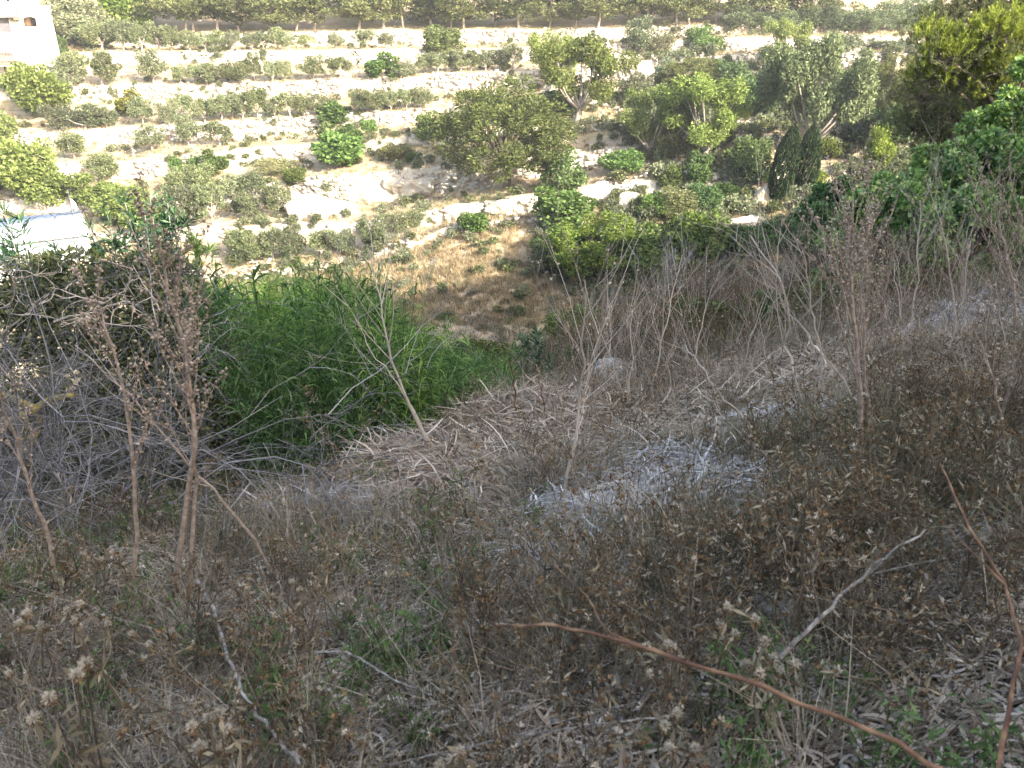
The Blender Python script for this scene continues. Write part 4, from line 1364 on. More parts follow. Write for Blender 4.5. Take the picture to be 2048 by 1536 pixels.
# --- taller dead stems on the right part of the slope
kinds = [herb(295 + i, .85, .1, .5) for i in range(5)]
x = R_.uniform(.3, 9, 2600); y = R_.uniform(5.8, 14, 2600)
g = .45 + fbm(x * .7 + 70, y * .7, 339, 3) * 2
keep = (R_.random(len(x)) < np.clip(g, .05, .8) * .5) & clear_of_gully(x, y) & off_rocks(x, y) & (x < .75 * y)
x, y = x[keep], y[keep]
scatter('dead_stems', 'knee-high reddish-brown dead stems across the right part of the slope', 'dead stems', kinds, pts(x, y, -.01), rots(R_, len(x), .14), R_.uniform(.6, 1.2, len(x)), R_.integers(0, 5, len(x)))

# --- tall dry brush on the shaded middle slope (right of the green thicket, down to the valley)
kinds = [tuft(280 + i, 60, .7, .012, .22, .45, 'brush') for i in range(2)] + [tuft(284 + i, 60, .6, .012, .22, .5, 'olive_grass') for i in range(2)] + [leafy(288 + i, .6, 9, .07, .02, 'green_herb') for i in range(2)]
x = R_.uniform(-14, 30, 11000); y = R_.uniform(11, 46, 11000)
z = near_z(x, y)
keep = (R_.random(len(x)) < .55) & clear_of_gully(x, y) & (np.abs(x) < .85 * y + 1)
x, y = x[keep], y[keep]
gg = fbm(x * .25, y * .25, 341, 3)
kid = np.where(gg > .05, 2 + R_.integers(0, 4, len(x)), R_.integers(0, 4, len(x)))
scatter('dry_brush', 'tall dry grass and brush on the shaded middle slope', 'brush', kinds, pts(x, y, -.02), rots(R_, len(x), .12), R_.uniform(.5, 1.2, len(x)), kid)

vx = R_.uniform(-24, 24, 7000); vy = R_.uniform(33, 54, 7000)
vz = np.array([down(a_, b_) for a_, b_ in zip(vx, vy)])
vk = fbm(vx * .2, vy * .2, 345, 3)
kinds = [tuft(290 + i, 40, .55, .02, .25, .5, 'far_grass') for i in range(2)] + [tuft(292 + i, 40, .5, .02, .25, .5, 'olive_grass') for i in range(2)] + [tuft(294, 40, .5, .02, .25, .5, 'brush')]
scatter('valley_grass', 'dry grass at the valley floor where the shade begins', 'dry grass', kinds, np.stack([vx, vy, vz - .02], -1), rots(R_, len(vx), .12), R_.uniform(.5, 1.3, len(vx)), np.where(vk + .1 * R_.normal(size=len(vx)) + .25 * smooth(49, 44, vy) > .05, R_.integers(2, 5, len(vx)), R_.integers(0, 3, len(vx))))  # darker tufts towards the near edge, the shade put into their colour

# --- far hillside: dry grass tufts, low scrub and loose rubble
tri = G
a_ = np.random.default_rng(88)
nf = 26000
ri = a_.random(nf) * (nr - 10) + 7; cj = a_.uniform(np.searchsorted(cols, -60), np.searchsorted(cols, 2100), nf)
i0 = ri.astype(int).clip(0, nr - 2); j0 = cj.astype(int).clip(0, nc - 2); fu = (ri - i0)[:, None]; fv = (cj - j0)[:, None]
Pf = (G[i0, j0] * (1 - fu) + G[i0 + 1, j0] * fu) * (1 - fv) + (G[i0, j0 + 1] * (1 - fu) + G[i0 + 1, j0 + 1] * fu) * fv
# many tufts on the open bank below the lowest wall
nb = 9000
ri = a_.uniform(nr - 18, nr - 1.01, nb); cj = a_.uniform(np.searchsorted(cols, 300), np.searchsorted(cols, 1900), nb)
i0 = ri.astype(int).clip(0, nr - 2); j0 = cj.astype(int).clip(0, nc - 2); fu = (ri - i0)[:, None]; fv = (cj - j0)[:, None]
Pb = (G[i0, j0] * (1 - fu) + G[i0 + 1, j0] * fu) * (1 - fv) + (G[i0, j0 + 1] * (1 - fu) + G[i0 + 1, j0 + 1] * fu) * fv
kinds = [tuft(300 + i, 22, .45, .035, .22, .5, 'far_grass') for i in range(3)] + [tuft(305 + i, 20, .4, .035, .2, .5, 'olive_grass') for i in range(2)]
mask = fbm(Pf[:, 0] * .12, Pf[:, 1] * .3, 351, 3) + .15 * a_.normal(size=nf)
P = np.vstack([Pf[mask > -.05], Pb])
n = len(P); gm = fbm(P[:, 0] * .2, P[:, 1] * .2, 353, 3)
kid = np.where(gm + .08 * a_.normal(size=n) > .12, 3 + a_.integers(0, 2, n), a_.integers(0, 3, n))
scatter('terrace_grass', 'straw-coloured dry grass over the sunlit terraces and bank', 'dry grass', kinds, P, rots(a_, n, .15), a_.uniform(.5, 1.25, n), kid)
kinds = []
for i, mt in enumerate(('grey_leaf', 'olive_leaf', 'pine_leaf')):
    r = np.random.default_rng(360 + i); c = MB()
    crown_leaves(c, r, spread_blobs(r, 7, .35, .25, .25, .17, -.2), 420, .12, .06, .5, inner=.3)
    kinds.append(joined('scrub', [(c, M[mt])]))
mask = fbm(Pf[:, 0] * .15 + 30, Pf[:, 1] * .4, 361, 3)
pxf = project(Pf)
belt = smooth(1180, 1330, pxf[:, 0] + (pxf[:, 1] - 250) * .25) * (pxf[:, 1] > 110) * ~((pxf[:, 0] > 1490) & (pxf[:, 0] < 1670) & (pxf[:, 1] > 300))
P = np.vstack([Pb[a_.random(nb) < .035], Pf[((mask > .02) & (a_.random(nf) < .16)) | (a_.random(nf) < .16 * belt)]])
n = len(P)
pb = project(P); sb = smooth(1180, 1330, pb[:, 0] + (pb[:, 1] - 250) * .25) * (pb[:, 1] > 110)
scatter('low_scrub', 'low grey-green scrub dotted over the terrace banks', 'scrub', kinds, P, rots(a_, n, .1), a_.uniform(.5, 1.5, n) * (1 + .7 * sb), a_.integers(0, 3, n))
print('scrub', n)
kinds = []
for i in range(4):
    r = np.random.default_rng(370 + i); c = MB()
    for j in range(6):
        V = unit(CUBE + r.uniform(-.25, .25, (8, 3))) * .5 * np.array([1, .8, .6]) * r.uniform(.4, 1.0) * .5
        c.add(V + np.array([r.normal() * .4, r.normal() * .3, .05]), CF)
    kinds.append(joined('rubble', [(c, M['limestone'])]))
rowsn = 7 + np.concatenate([np.arange(6) + k * (6 + 8) for k in range(len(LINES))])
sel = np.isin(np.clip(np.round(a_.random(nf) * nr), 0, nr - 1), rowsn)
mask = fbm(Pf[:, 0] * .2 + 60, Pf[:, 2] * .5, 371, 3)
P = Pf[(mask > .0) & (a_.random(nf) < .10)]
n = len(P)
scatter('limestone_rubble', 'loose pale limestone rubble on the terrace banks', 'rubble', kinds, P, rots(a_, n, .4), a_.uniform(.4, 1.3, n), a_.integers(0, 4, n))
print('rubble', n)

# ------------------------------------------------------------------ green reed and oleander thicket in the gully
def reed(seed, h, mat, n=26, L=.22, W=.014):
    r = np.random.default_rng(seed); st = MB(); lf = MB()
    P = resample([[0, 0, 0], [r.normal() * .05, r.normal() * .05, h * .5], [r.normal() * .14, r.normal() * .14, h]], 8)
    st.add(*tubes([P], [np.linspace(.006, .002, 8)], 4))
    t = np.sort(r.uniform(.25, 1, n)); pos = np.stack([np.interp(t, np.linspace(0, 1, 8), P[:, k]) for k in range(3)], -1)
    a = r.uniform(0, 6.283, n); o = np.stack([np.cos(a), np.sin(a), 0 * a], -1)
    ll = L * r.uniform(.6, 1.25, n); q = np.linspace(0, 1, 4)
    PP = pos[:, None] + o[:, None] * (ll[:, None] * .75 * q)[..., None] + np.array([0, 0, 1.0]) * (ll[:, None] * (.75 * q - .75 * q ** 2 * r.uniform(.4, 1.5, n)[:, None]))[..., None]
    WW = W * np.array([.5, 1, .75, .08])[None] * r.uniform(.7, 1.2, n)[:, None] * .5
    S = np.cross(o, np.array([0, 0, 1.0])) + r.normal(size=(n, 3)) * .3
    lf.add(*ribbons(PP, WW, S))
    return joined('reed', [(st, M[mat]), (lf, M[mat])])


KH = [2.2, 2.0, 1.4, 1.2, .8, .7]
kinds = []
for j, h_ in enumerate(KH):
    kinds += [reed(400 + 10 * j + i, h_, 'reed_leaf', int(24 + 24 * h_), .18, .0105) for i in range(3)] + [reed(405 + 10 * j + i, h_, 'reed_dark', int(24 + 20 * h_), .16, .013) for i in range(3)]
POLY = np.array([(400, 585), (470, 548), (560, 540), (640, 532), (690, 548), (740, 590), (800, 640), (870, 690), (950, 715), (1010, 735), (1040, 700), (1110, 690), (1140, 760), (1150, 850), (900, 900), (640, 980), (430, 1010), (400, 800)], float)


def inside(p, poly):
    x_, y_ = p[:, 0], p[:, 1]; c = np.zeros(len(p), bool); j = len(poly) - 1
    for i in range(len(poly)):
        xi, yi = poly[i]; xj, yj = poly[j]
        c ^= ((yi > y_) != (yj > y_)) & (x_ < (xj - xi) * (y_ - yi) / (yj - yi + 1e-12) + xi); j = i
    return c


TOPLINE = [(380, 600), (430, 562), (480, 548), (560, 540), (640, 532), (690, 546), (740, 588), (800, 640), (870, 690), (950, 715), (1010, 735), (1060, 745), (1120, 765), (1160, 800), (1200, 860)]
x = R_.uniform(-7.5, 1.6, 17000); y = R_.uniform(4.4, 16, 17000)
base = pts(x, y)
pxa = project(base + np.array([0, 0, .8]))[:, 0]
ang_ = PITCH + np.arctan((lerp_line(TOPLINE, pxa) - 768) / FPX)
zmax = CAM[2] - np.tan(ang_) * y / np.cos(np.arctan((pxa - 1024) / FPX)) ** 0
Hh = np.minimum(zmax - base[:, 2] + R_.normal(size=len(x)) * .10, 2.5) * R_.uniform(.72, 1.04, len(x))
q = y - gully_edge(x)
keep = (pxa > 395) & (pxa < 1010 + 25 * R_.normal(size=len(x))) & (q > .3) & (Hh > .35) & (x > -1.25 * (y - 2.2) * .35 - .6) & (R_.random(len(x)) < .42)
x, y, base, pxa, Hh = x[keep], y[keep], base[keep], pxa[keep], Hh[keep]
pyb = project(base)[:, 1]
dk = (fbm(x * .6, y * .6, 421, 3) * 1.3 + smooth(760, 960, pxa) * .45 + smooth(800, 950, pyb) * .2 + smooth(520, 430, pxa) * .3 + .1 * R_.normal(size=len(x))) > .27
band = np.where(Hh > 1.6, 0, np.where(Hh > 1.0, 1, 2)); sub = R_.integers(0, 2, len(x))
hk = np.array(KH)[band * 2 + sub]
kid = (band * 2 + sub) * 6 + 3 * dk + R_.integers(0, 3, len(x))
sc = Hh / hk
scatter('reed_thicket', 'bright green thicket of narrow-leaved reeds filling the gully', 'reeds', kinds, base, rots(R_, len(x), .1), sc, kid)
print('reeds', len(x))

# ------------------------------------------------------------------ left: vine-clad mound, dead grey bush, oleanders
def world(px, py, Y):
    return at(px, py, Y)


r = np.random.default_rng(500)
vb = empty('vine_mound', (-2.9, 5.9, float(near_z(-2.9, 5.9)))); tag(vb, 'dark rounded bush overgrown with small vine leaves, its top catching sun', 'bush')
o0 = np.array(vb.location)
bl = []
for px, py, Y, rad in ((270, 590, 5.6, .34), (330, 640, 5.5, .32), (200, 620, 5.7, .34), (120, 640, 5.8, .36), (40, 650, 5.8, .36), (260, 700, 5.5, .36), (330, 760, 5.4, .36), (200, 760, 5.5, .4), (100, 760, 5.7, .4), (10, 760, 5.8, .4),
                       (380, 850, 5.2, .36), (300, 880, 5.2, .38), (200, 880, 5.3, .4), (90, 880, 5.4, .42), (400, 930, 5.0, .3), (290, 980, 5.0, .35), (180, 1000, 5.0, .38), (60, 1000, 5.1, .4), (-60, 820, 5.6, .5), (150, 560, 6.0, .28), (70, 570, 6.2, .28), (390, 1010, 4.8, .3), (120, 1080, 4.9, .4), (250, 1060, 4.8, .36), (0, 1060, 5.0, .4), (330, 560, 5.9, .22), (380, 700, 5.6, .3), (-60, 680, 5.8, .4)):
    bl.append((world(px, py, Y) - o0, (rad, rad * 1.2, rad * .85)))
mb = MB(); crown_leaves(mb, r, bl, 66000, .055, .021, .35, inner=.6, cull=.75)
mb.build('crown', M['vine_leaf'], vb)
out = []
for i in range(9):
    grow(out, r, r.normal(size=3) * np.array([.3, .2, 0]), np.array([r.normal() * .5, r.normal() * .4, 1]), 1.5, .025, 1, [0, 4], .6, .1, 0)
t = MB(); branch_mesh(t, out, 5); t.build('branches', M['dark_bark'], vb, True)

dead = empty('dead_bush', (-2.2, 4.1, float(near_z(-2.2, 4.1)))); tag(dead, 'tangled leafless grey bush at the left edge', 'dead bush')
o0 = np.array(dead.location); out = []; lich = []
for i in range(70):
    bx = world(r.uniform(-160, 330), 1100, r.uniform(3.5, 4.3)); bx[2] = near_z(bx[0], bx[1]) + .0
    d = np.array([r.normal() * .75 + .15, r.normal() * .25 - .12, r.uniform(.35, 1.0)])
    grow(out, r, bx - o0, d, r.uniform(.9, 1.65), r.uniform(.004, .008), 3, [0, 5, 5, 4], .75, .2, -.07, .62, .55, .2)
branches = MB(); branch_mesh(branches, out, 4, lambda l: l >= 2); branches.build('branches', M['bush_twig'], dead, True)
tw = MB(); branch_mesh(tw, out, 3, lambda l: l < 2); tag(tw.build('twigs', M['bush_twig'], dead, True), kind='stuff')
print('dead twigs', len(out))
lp = MB()
for ptsx in (((-40, 780), (30, 800), (80, 830), (60, 900)), ((0, 850), (50, 830), (100, 800), (150, 790)), ((20, 980), (60, 890), (50, 830))):
    P = resample([world(a, b, 4.2) - o0 for a, b in ptsx], 10); lp.add(*tubes([P], [np.linspace(.03, .016, 10)], 7))
lp.build('lichen_branch', M['lichen'], dead, True)
# dead branches over the top of the mound, sunlight put into their pale colour
out = []
for i in range(10):
    b0_ = world(r.uniform(-20, 330), r.uniform(600, 680), r.uniform(5.0, 5.5)) - o0
    grow(out, r, b0_, np.array([r.normal() * .7, -.1, r.uniform(.1, .8)]), r.uniform(.3, .55), .008, 2, [0, 3, 4], .8, .28, .02, .6, .6)
t = MB(); branch_mesh(t, out, 4); t.build('sunlit_bleached_branches', M['pale_twig'], dead, True)


def oleander(px_tips, Y, label, mat='oleander_leaf', ground=None, dens=1.0):
    """A shrub of upright stems, each ending in a spray of narrow leaves at the given picture points."""
    tips = [world(a, b, Y + r.uniform(-.35, .35)) for a, b in px_tips]
    bx = np.mean(tips, 0); bz = float(near_z(bx[0], bx[1]))
    e = empty('oleander_shrub', (bx[0], bx[1], bz)); tag(e, label, 'shrub', 'oleanders at the left edge')
    o0 = np.array([bx[0], bx[1], bz]); st = MB(); lf = MB()
    for tp in tips:
        b = o0 + np.array([r.normal() * .12, r.normal() * .12, 0]); b = b + (np.array([tp[0], tp[1], bz]) - b) * .45
        P = resample([b, b * .45 + tp * .55 + r.normal(size=3) * .06, tp], 10) - o0
        st.add(*tubes([P], [np.linspace(.012, .003, 10)], 4))
        n = int(95 * dens); t = r.uniform(.55, 1.02, n)
        pos = np.stack([np.interp(t, np.linspace(0, 1, 10), P[:, k]) for k in range(3)], -1)
        ax = unit(P[-1] - P[-4]); d = unit(rdir(r, n) + ax * .75)
        lf.add(*leaves(pos, d, rdir(r, n) + ax, .13 * r.uniform(.6, 1.2, n), .019))
        for s in range(3):
            k = r.integers(5, 9); d2 = unit(rdir(r, 1)[0] + np.array([0, 0, .9])); L = r.uniform(.18, .38)
            Q = np.array([P[k] + d2 * L * u_ for u_ in np.linspace(0, 1, 10)]); st.add(*tubes([Q], [np.linspace(.006, .002, 10)], 4))
            n = int(55 * dens); t = r.uniform(.3, 1.02, n); pos = P[k] + d2 * (L * t)[:, None]
            lf.add(*leaves(pos, unit(rdir(r, n) + d2 * .8), rdir(r, n), .12 * r.uniform(.6, 1.2, n), .018))
    st.build('stems', M['grey_twig'], e, True); lf.build('leaves', M[mat], e)
    return e


oleander([(215, 430), (250, 405), (180, 455), (240, 470), (270, 440)], 6.6, 'oleander spray rising left of the tall dry stalk')
oleander([(300, 395), (335, 405), (320, 440), (290, 430), (350, 430)], 6.8, 'tallest oleander spray behind the dry stalk')
oleander([(10, 430), (40, 440), (-30, 400), (25, 480), (60, 500)], 6.4, 'oleander spray at the left picture edge')
oleander([(110, 510), (150, 500), (190, 520), (230, 510), (70, 530)], 6.7, 'low oleander spray in front of the white shed', dens=.8)
oleander([(400, 560), (430, 570), (380, 590), (450, 600), (420, 620)], 7.2, 'bluish oleander clump at the left of the green thicket')
oleander([(1075, 690), (1100, 720), (1120, 760), (1050, 740), (1090, 770), (1065, 790)], 8.3, 'dark narrow-leaved shrub in front of the mossy rocks')
oleander([(385, 480), (420, 500), (360, 500), (395, 530)], 7.8, 'light green oleander tops behind the tall dry stalk', 'reed_leaf')

# ------------------------------------------------------------------ rocks on the near slope
for i, (px, py, w_, h_, lab) in enumerate(ROCKS):
    p = RP[i]
    m_ = depth(p) / FPX
    rock('rock', p, (w_ * m_ * .6, w_ * m_ * .45, h_ * m_ * 1.2), lab, 'rock', M['near_rock'], 300 + i, 'rocks on the near slope', 4, prng.uniform(-.4, .4), .35 if i < 4 else .8)


# ------------------------------------------------------------------ dry stalks and bare saplings
def stalk(name, label, cat, spine, r0, r1, mat='brown_stalk', nbr=8, blen=.45, ang=.45, lev=1, caps=0, fork=None, Y=None, group='dry stalks and bare saplings', seed=0, tmin=.35, which='near', thin='pale_twig'):
    rr = np.random.default_rng(seed + 900)
    p0_ = hit(*spine[0], which)
    if Y is not None or p0_ is None:
        p0_ = at(*spine[0], Y)
    Yb = p0_[1]
    e = empty(name, p0_); tag(e, label, cat, group)
    P = np.array([p0_ - np.array([0, 0, .03])] + [at(a, b, Yb + .12 * rr.normal() * i / len(spine)) for i, (a, b) in enumerate(spine[1:], 1)]) - p0_
    S = resample(P, 14)
    S[1:-1] += rr.normal(size=(12, 3)) * .006
    mb = MB(); mb.add(*tubes([S], [np.linspace(r0, r1, 14)], 7)); mb.build('stem', M[mat], e, True)
    out = []
    tw = MB(); cp = MB()
    for i in range(nbr):
        t = tmin + (1 - tmin) * (i + rr.random()) / nbr * .97
        k = t * 13; j = min(int(k), 12); q = S[j] + (S[j + 1] - S[j]) * (k - j); ax = unit(S[j + 1] - S[j])
        side = unit(np.cross(ax, np.array([rr.normal() * .3, 1.0 * rr.choice((-1, 1)), rr.normal() * .3])))
        a = ang * rr.uniform(.7, 1.3)
        grow(out, rr, q, ax * math.cos(a) + side * math.sin(a), blen * (1.15 - .7 * t) * rr.uniform(.6, 1.3), max(r1 * .9, r0 * (1 - t) * .55), lev, [0, 3, 3], .5, .07, .07, .5, .6)
    if out and lev == 0:
        for b in out:
            MB().add(*tubes([b[0]], [b[1]], 4)).build('branch', M[thin if thin else mat], e, True)
    elif out:
        branch_mesh(tw, out, 4); tw.build('branches', M[thin if thin else mat], e, True)
    if caps:
        src = [(S[-6:], None, 0)] + [b for b in out]
        for b in src:
            Pb_ = b[0]
            for k in range(caps):
                u_ = rr.random() * (len(Pb_) - 1.001); j = int(u_); c = Pb_[j] + (Pb_[j + 1] - Pb_[j]) * (u_ - j)
                d = unit(rdir(rr, 1)[0] * .8 + np.array([0, 0, .8])); l = rr.uniform(.010, .017); w_ = l * .36
                s1 = unit(np.cross(d, rr.normal(size=3))); s2 = np.cross(d, s1)
                c0 = c + d * .004
                ring = [c0 + d * l * .45 + (s1 * math.cos(q_) + s2 * math.sin(q_)) * w_ for q_ in np.arange(5) * 1.2566]
                cp.add(np.array([c0] + ring + [c0 + d * l]), np.array([[0, 1 + q_, 1 + (q_ + 1) % 5] for q_ in range(5)]))
                cp.f.append(np.array([[6, 1 + (q_ + 1) % 5, 1 + q_] for q_ in range(5)]) + cp.n - 7)
        tag(cp.build('seed_capsules', M['capsule'], e), kind='stuff')
    return e


ST = [
    # label, spine px, r0, r1, mat, nbr, blen, ang, lev, caps, thin
    ('tallest brown dry stalk at left, bristling with seed capsules', [(342, 1226), (375, 1000), (388, 880), (368, 700), (340, 600), (318, 480)], .011, .0035, 'brown_stalk', 13, .36, .30, 1, 9, 'brown_stalk'),
    ('brown twin stalk crossing the tallest one at left', [(368, 1220), (388, 1040), (388, 900), (382, 760), (372, 640)], .009, .003, 'brown_stalk', 8, .32, .26, 1, 12, 'brown_stalk'),
    ('straight pale-brown dry stalk left of the tallest stalk', [(280, 1240), (274, 1060), (262, 880), (228, 700), (195, 600)], .009, .0025, 'brown_stalk', 8, .30, .35, 1, 7, 'brown_stalk'),
    ('leaning brown stalk near the left edge', [(118, 1180), (80, 1040), (35, 900), (-10, 760)], .010, .004, 'brown_stalk', 5, .3, .4, 1, 4, 'brown_stalk'),
    ('long grey-brown stem slanting left across the dead bush', [(560, 1150), (470, 1030), (380, 930), (270, 800), (150, 690)], .007, .002, 'brown_stalk', 6, .4, .35, 0, 2, 'pale_twig'),
    ('short capsule stalk right of the tallest stalk', [(420, 960), (432, 860), (446, 770)], .005, .002, 'brown_stalk', 4, .16, .3, 0, 9, 'brown_stalk'),
    ('thin reddish stalk at the edge of the thicket', [(505, 1000), (495, 900), (478, 800)], .005, .002, 'brown_stalk', 5, .2, .4, 0, 5, 'brown_stalk'),
    ('slender forked pale sapling standing before the green thicket', [(872, 915), (805, 775), (775, 680), (762, 610), (735, 490)], .013, .003, 'pale_twig', 9, .95, .35, 1, 0, 'pale_twig'),
    ('pale second stem leaning left from the forked sapling', [(880, 916), (806, 785), (745, 705), (712, 640)], .008, .002, 'pale_twig', 5, .5, .4, 1, 0, 'pale_twig'),
    ('pale straight sapling in the middle with upright branches', [(1118, 1030), (1148, 900), (1160, 800), (1168, 700), (1170, 560)], .012, .003, 'pale_twig', 12, .75, .36, 1, 2, 'pale_twig'),
    ('thin dry stem just right of the middle sapling', [(1160, 940), (1175, 830), (1200, 740), (1225, 660)], .006, .002, 'brown_stalk', 6, .4, .4, 1, 0, 'pale_twig'),
    ('reddish upright stalk left of the middle sapling', [(1035, 850), (1030, 780), (1020, 720)], .007, .003, 'cane', 2, .2, .3, 0, 0, 'cane'),
    ('second reddish stalk before the dark shrub', [(1098, 850), (1085, 790), (1075, 730)], .007, .003, 'cane', 2, .2, .3, 0, 0, 'cane'),
    ('pale slanting sapling right of centre', [(1630, 860), (1590, 760), (1574, 690), (1580, 640), (1560, 560), (1500, 470)], .013, .003, 'pale_twig', 12, .8, .4, 1, 0, 'pale_twig'),
    ('long pale stem slanting over the bleached litter', [(1560, 900), (1480, 830), (1410, 750), (1370, 690)], .009, .003, 'pale_twig', 6, .5, .35, 1, 0, 'pale_twig'),
    ('dense upright capsule stalk in the right middle', [(1722, 960), (1722, 820), (1714, 700), (1700, 560), (1695, 440)], .013, .004, 'brown_stalk', 16, .65, .22, 1, 8, 'brown_stalk'),
    ('brown capsule stalk beside the dense one', [(1745, 900), (1730, 760), (1728, 620), (1725, 500)], .010, .003, 'brown_stalk', 12, .6, .25, 1, 8, 'brown_stalk'),
    ('pale branching sapling before the carob, left one', [(1660, 820), (1640, 700), (1622, 600), (1605, 500)], .010, .003, 'pale_twig', 10, .7, .4, 1, 0, 'pale_twig'),
    ('pale branching sapling before the carob, middle one', [(1815, 700), (1830, 600), (1835, 500), (1840, 400)], .012, .003, 'pale_twig', 14, .8, .4, 1, 0, 'pale_twig'),
    ('tall pale sapling before the carob, right one', [(1915, 680), (1905, 580), (1890, 480), (1850, 350)], .012, .003, 'pale_twig', 13, .8, .4, 1, 0, 'pale_twig'),
    ('brown twiggy sapling at the right edge, inner one', [(2035, 700), (2030, 600), (2010, 500), (1990, 400)], .013, .003, 'brown_stalk', 15, .8, .42, 1, 3, 'brown_stalk'),
    ('brown twiggy sapling at the right edge, outer one', [(2080, 740), (2060, 620), (2050, 520), (2045, 430)], .013, .003, 'brown_stalk', 14, .8, .42, 1, 3, 'brown_stalk'),
    ('long thin stem leaning across the right slope', [(1790, 880), (1700, 780), (1640, 700), (1580, 630), (1540, 570)], .008, .002, 'pale_twig', 8, .5, .35, 1, 0, 'pale_twig'),
    ('thin dry stem rising behind the flat pale rock', [(1300, 800), (1320, 700), (1340, 610), (1365, 510)], .009, .003, 'pale_twig', 11, .7, .4, 1, 0, 'pale_twig'),
    ('thin forked stem left of the dark shade bush', [(1400, 790), (1390, 720), (1410, 620), (1440, 540)], .009, .003, 'pale_twig', 10, .8, .4, 1, 0, 'pale_twig'),
    ('long slanting twig below the white stone', [(1560, 920), (1470, 860), (1420, 800)], .008, .003, 'pale_twig', 4, .3, .35, 0, 0, 'pale_twig'),
    ('slim grey stem between the rocks and the middle sapling', [(1250, 820), (1265, 730), (1262, 640), (1280, 560)], .008, .002, 'pale_twig', 8, .6, .35, 1, 0, 'pale_twig'),
    ('thin stem in the right grass left of the capsule stalk', [(1480, 760), (1500, 680), (1530, 600), (1560, 520)], .008, .002, 'pale_twig', 8, .6, .38, 1, 0, 'pale_twig'),
    ('slender brown stem between capsule stalk and carob saplings', [(1775, 790), (1780, 690), (1770, 590), (1790, 490)], .009, .003, 'brown_stalk', 10, .6, .35, 1, 2, 'brown_stalk'),
    ('short pale stem in the right litter', [(1870, 790), (1880, 720), (1930, 640)], .007, .002, 'pale_twig', 5, .4, .4, 0, 0, 'pale_twig'),
    ('brown dry stem at the lower right edge', [(2010, 960), (2000, 860), (1985, 760), (1960, 680)], .008, .002, 'brown_stalk', 7, .5, .4, 1, 2, 'brown_stalk'),
]
for i, (lab, spn, r0, r1, mt, nbr, bl_, an, lv, cps, thn) in enumerate(ST):
    if mt == 'pale_twig': r0, r1 = r0 * .74, r1 * .8
    nm = 'dry_stalk' if mt != 'pale_twig' else 'bare_sapling'
    stalk(nm, lab, 'stalk' if mt != 'pale_twig' else 'sapling', spn, r0, r1, mt, nbr, bl_, an, lv, cps, seed=i, thin=thn)
er = random.Random(12)
ex = sorted([(er.uniform(1230, 1680), er.uniform(700, 830)) for _ in range(16)] + [(er.uniform(1680, 2040), er.uniform(660, 800)) for _ in range(14)])
for i, (px, py) in enumerate(ex):
    h_ = er.uniform(110, 260); ln_ = er.uniform(-.45, .35)
    stalk('bare_sapling', f'thin dry stem, {ORD[i]} from the left among the scattered stems of the right slope', 'sapling',
          [(px, py), (px + ln_ * h_ * .5 + er.uniform(-8, 8), py - h_ * .5), (px + ln_ * h_, py - h_)], .0045, .0016, 'pale_twig' if i % 3 else 'brown_stalk', er.randint(5, 9), .55, .4, 1, 0, seed=200 + i, thin='pale_twig' if i % 3 else 'brown_stalk', group='scattered thin stems of the right slope')
# brown dead brush clump: many upright stems right of the long mossy rock
for i in range(14):
    px = 1085 + i * 13 + prng.uniform(-6, 6); py = 740 + prng.uniform(-25, 20)
    stalk('dry_stalk', f'thin brown upright stem, {ORD[i]} from the left in the dead brush clump', 'stalk', [(px, py), (px + prng.uniform(-14, 14), py - 70), (px + prng.uniform(-30, 30), py - prng.uniform(110, 170))], .008, .002, 'brown_stalk', 7, .5, .35, 1, 0, seed=60 + i, thin='brown_stalk', group='dead brush clump')

# bare grey shrubs on the middle slope
for px, py, w_, h_, lab in ((1345, 640, 150, 190, 'pale bare shrub with antler-like branches in the middle slope'), (1470, 600, 150, 150, 'dense grey leafless shrub left of the carob'),
                            (1255, 640, 110, 110, 'grey twiggy shrub above the dead brush clump'), (1420, 650, 120, 120, 'grey twiggy shrub between the two larger bare shrubs'), (1560, 610, 110, 100, 'small grey leafless shrub beside the carob')):
    p = hit(px, py, 'near')
    if p is None or p[1] > 24:
        y_ = 17.0; p = at(px, py, y_); p[2] = near_z(p[0], p[1])
    m_ = depth(p) / FPX
    plant('bare', p, w_ * m_, h_ * m_, lab, group='bare shrubs of the near slope')
# dark shrubs at the shaded foot of the slope
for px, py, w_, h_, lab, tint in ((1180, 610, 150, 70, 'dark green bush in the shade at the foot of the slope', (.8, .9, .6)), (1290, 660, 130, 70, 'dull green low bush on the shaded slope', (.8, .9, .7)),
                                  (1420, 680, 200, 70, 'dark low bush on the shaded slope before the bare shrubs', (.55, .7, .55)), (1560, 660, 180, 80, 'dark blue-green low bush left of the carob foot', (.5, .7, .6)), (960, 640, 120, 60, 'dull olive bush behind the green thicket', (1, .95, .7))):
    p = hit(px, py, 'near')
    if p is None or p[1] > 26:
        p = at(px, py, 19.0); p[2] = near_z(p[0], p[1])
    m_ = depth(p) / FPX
    plant('shrub', p, w_ * m_, h_ * m_, lab, tint, 'shaded shrubs of the near slope')

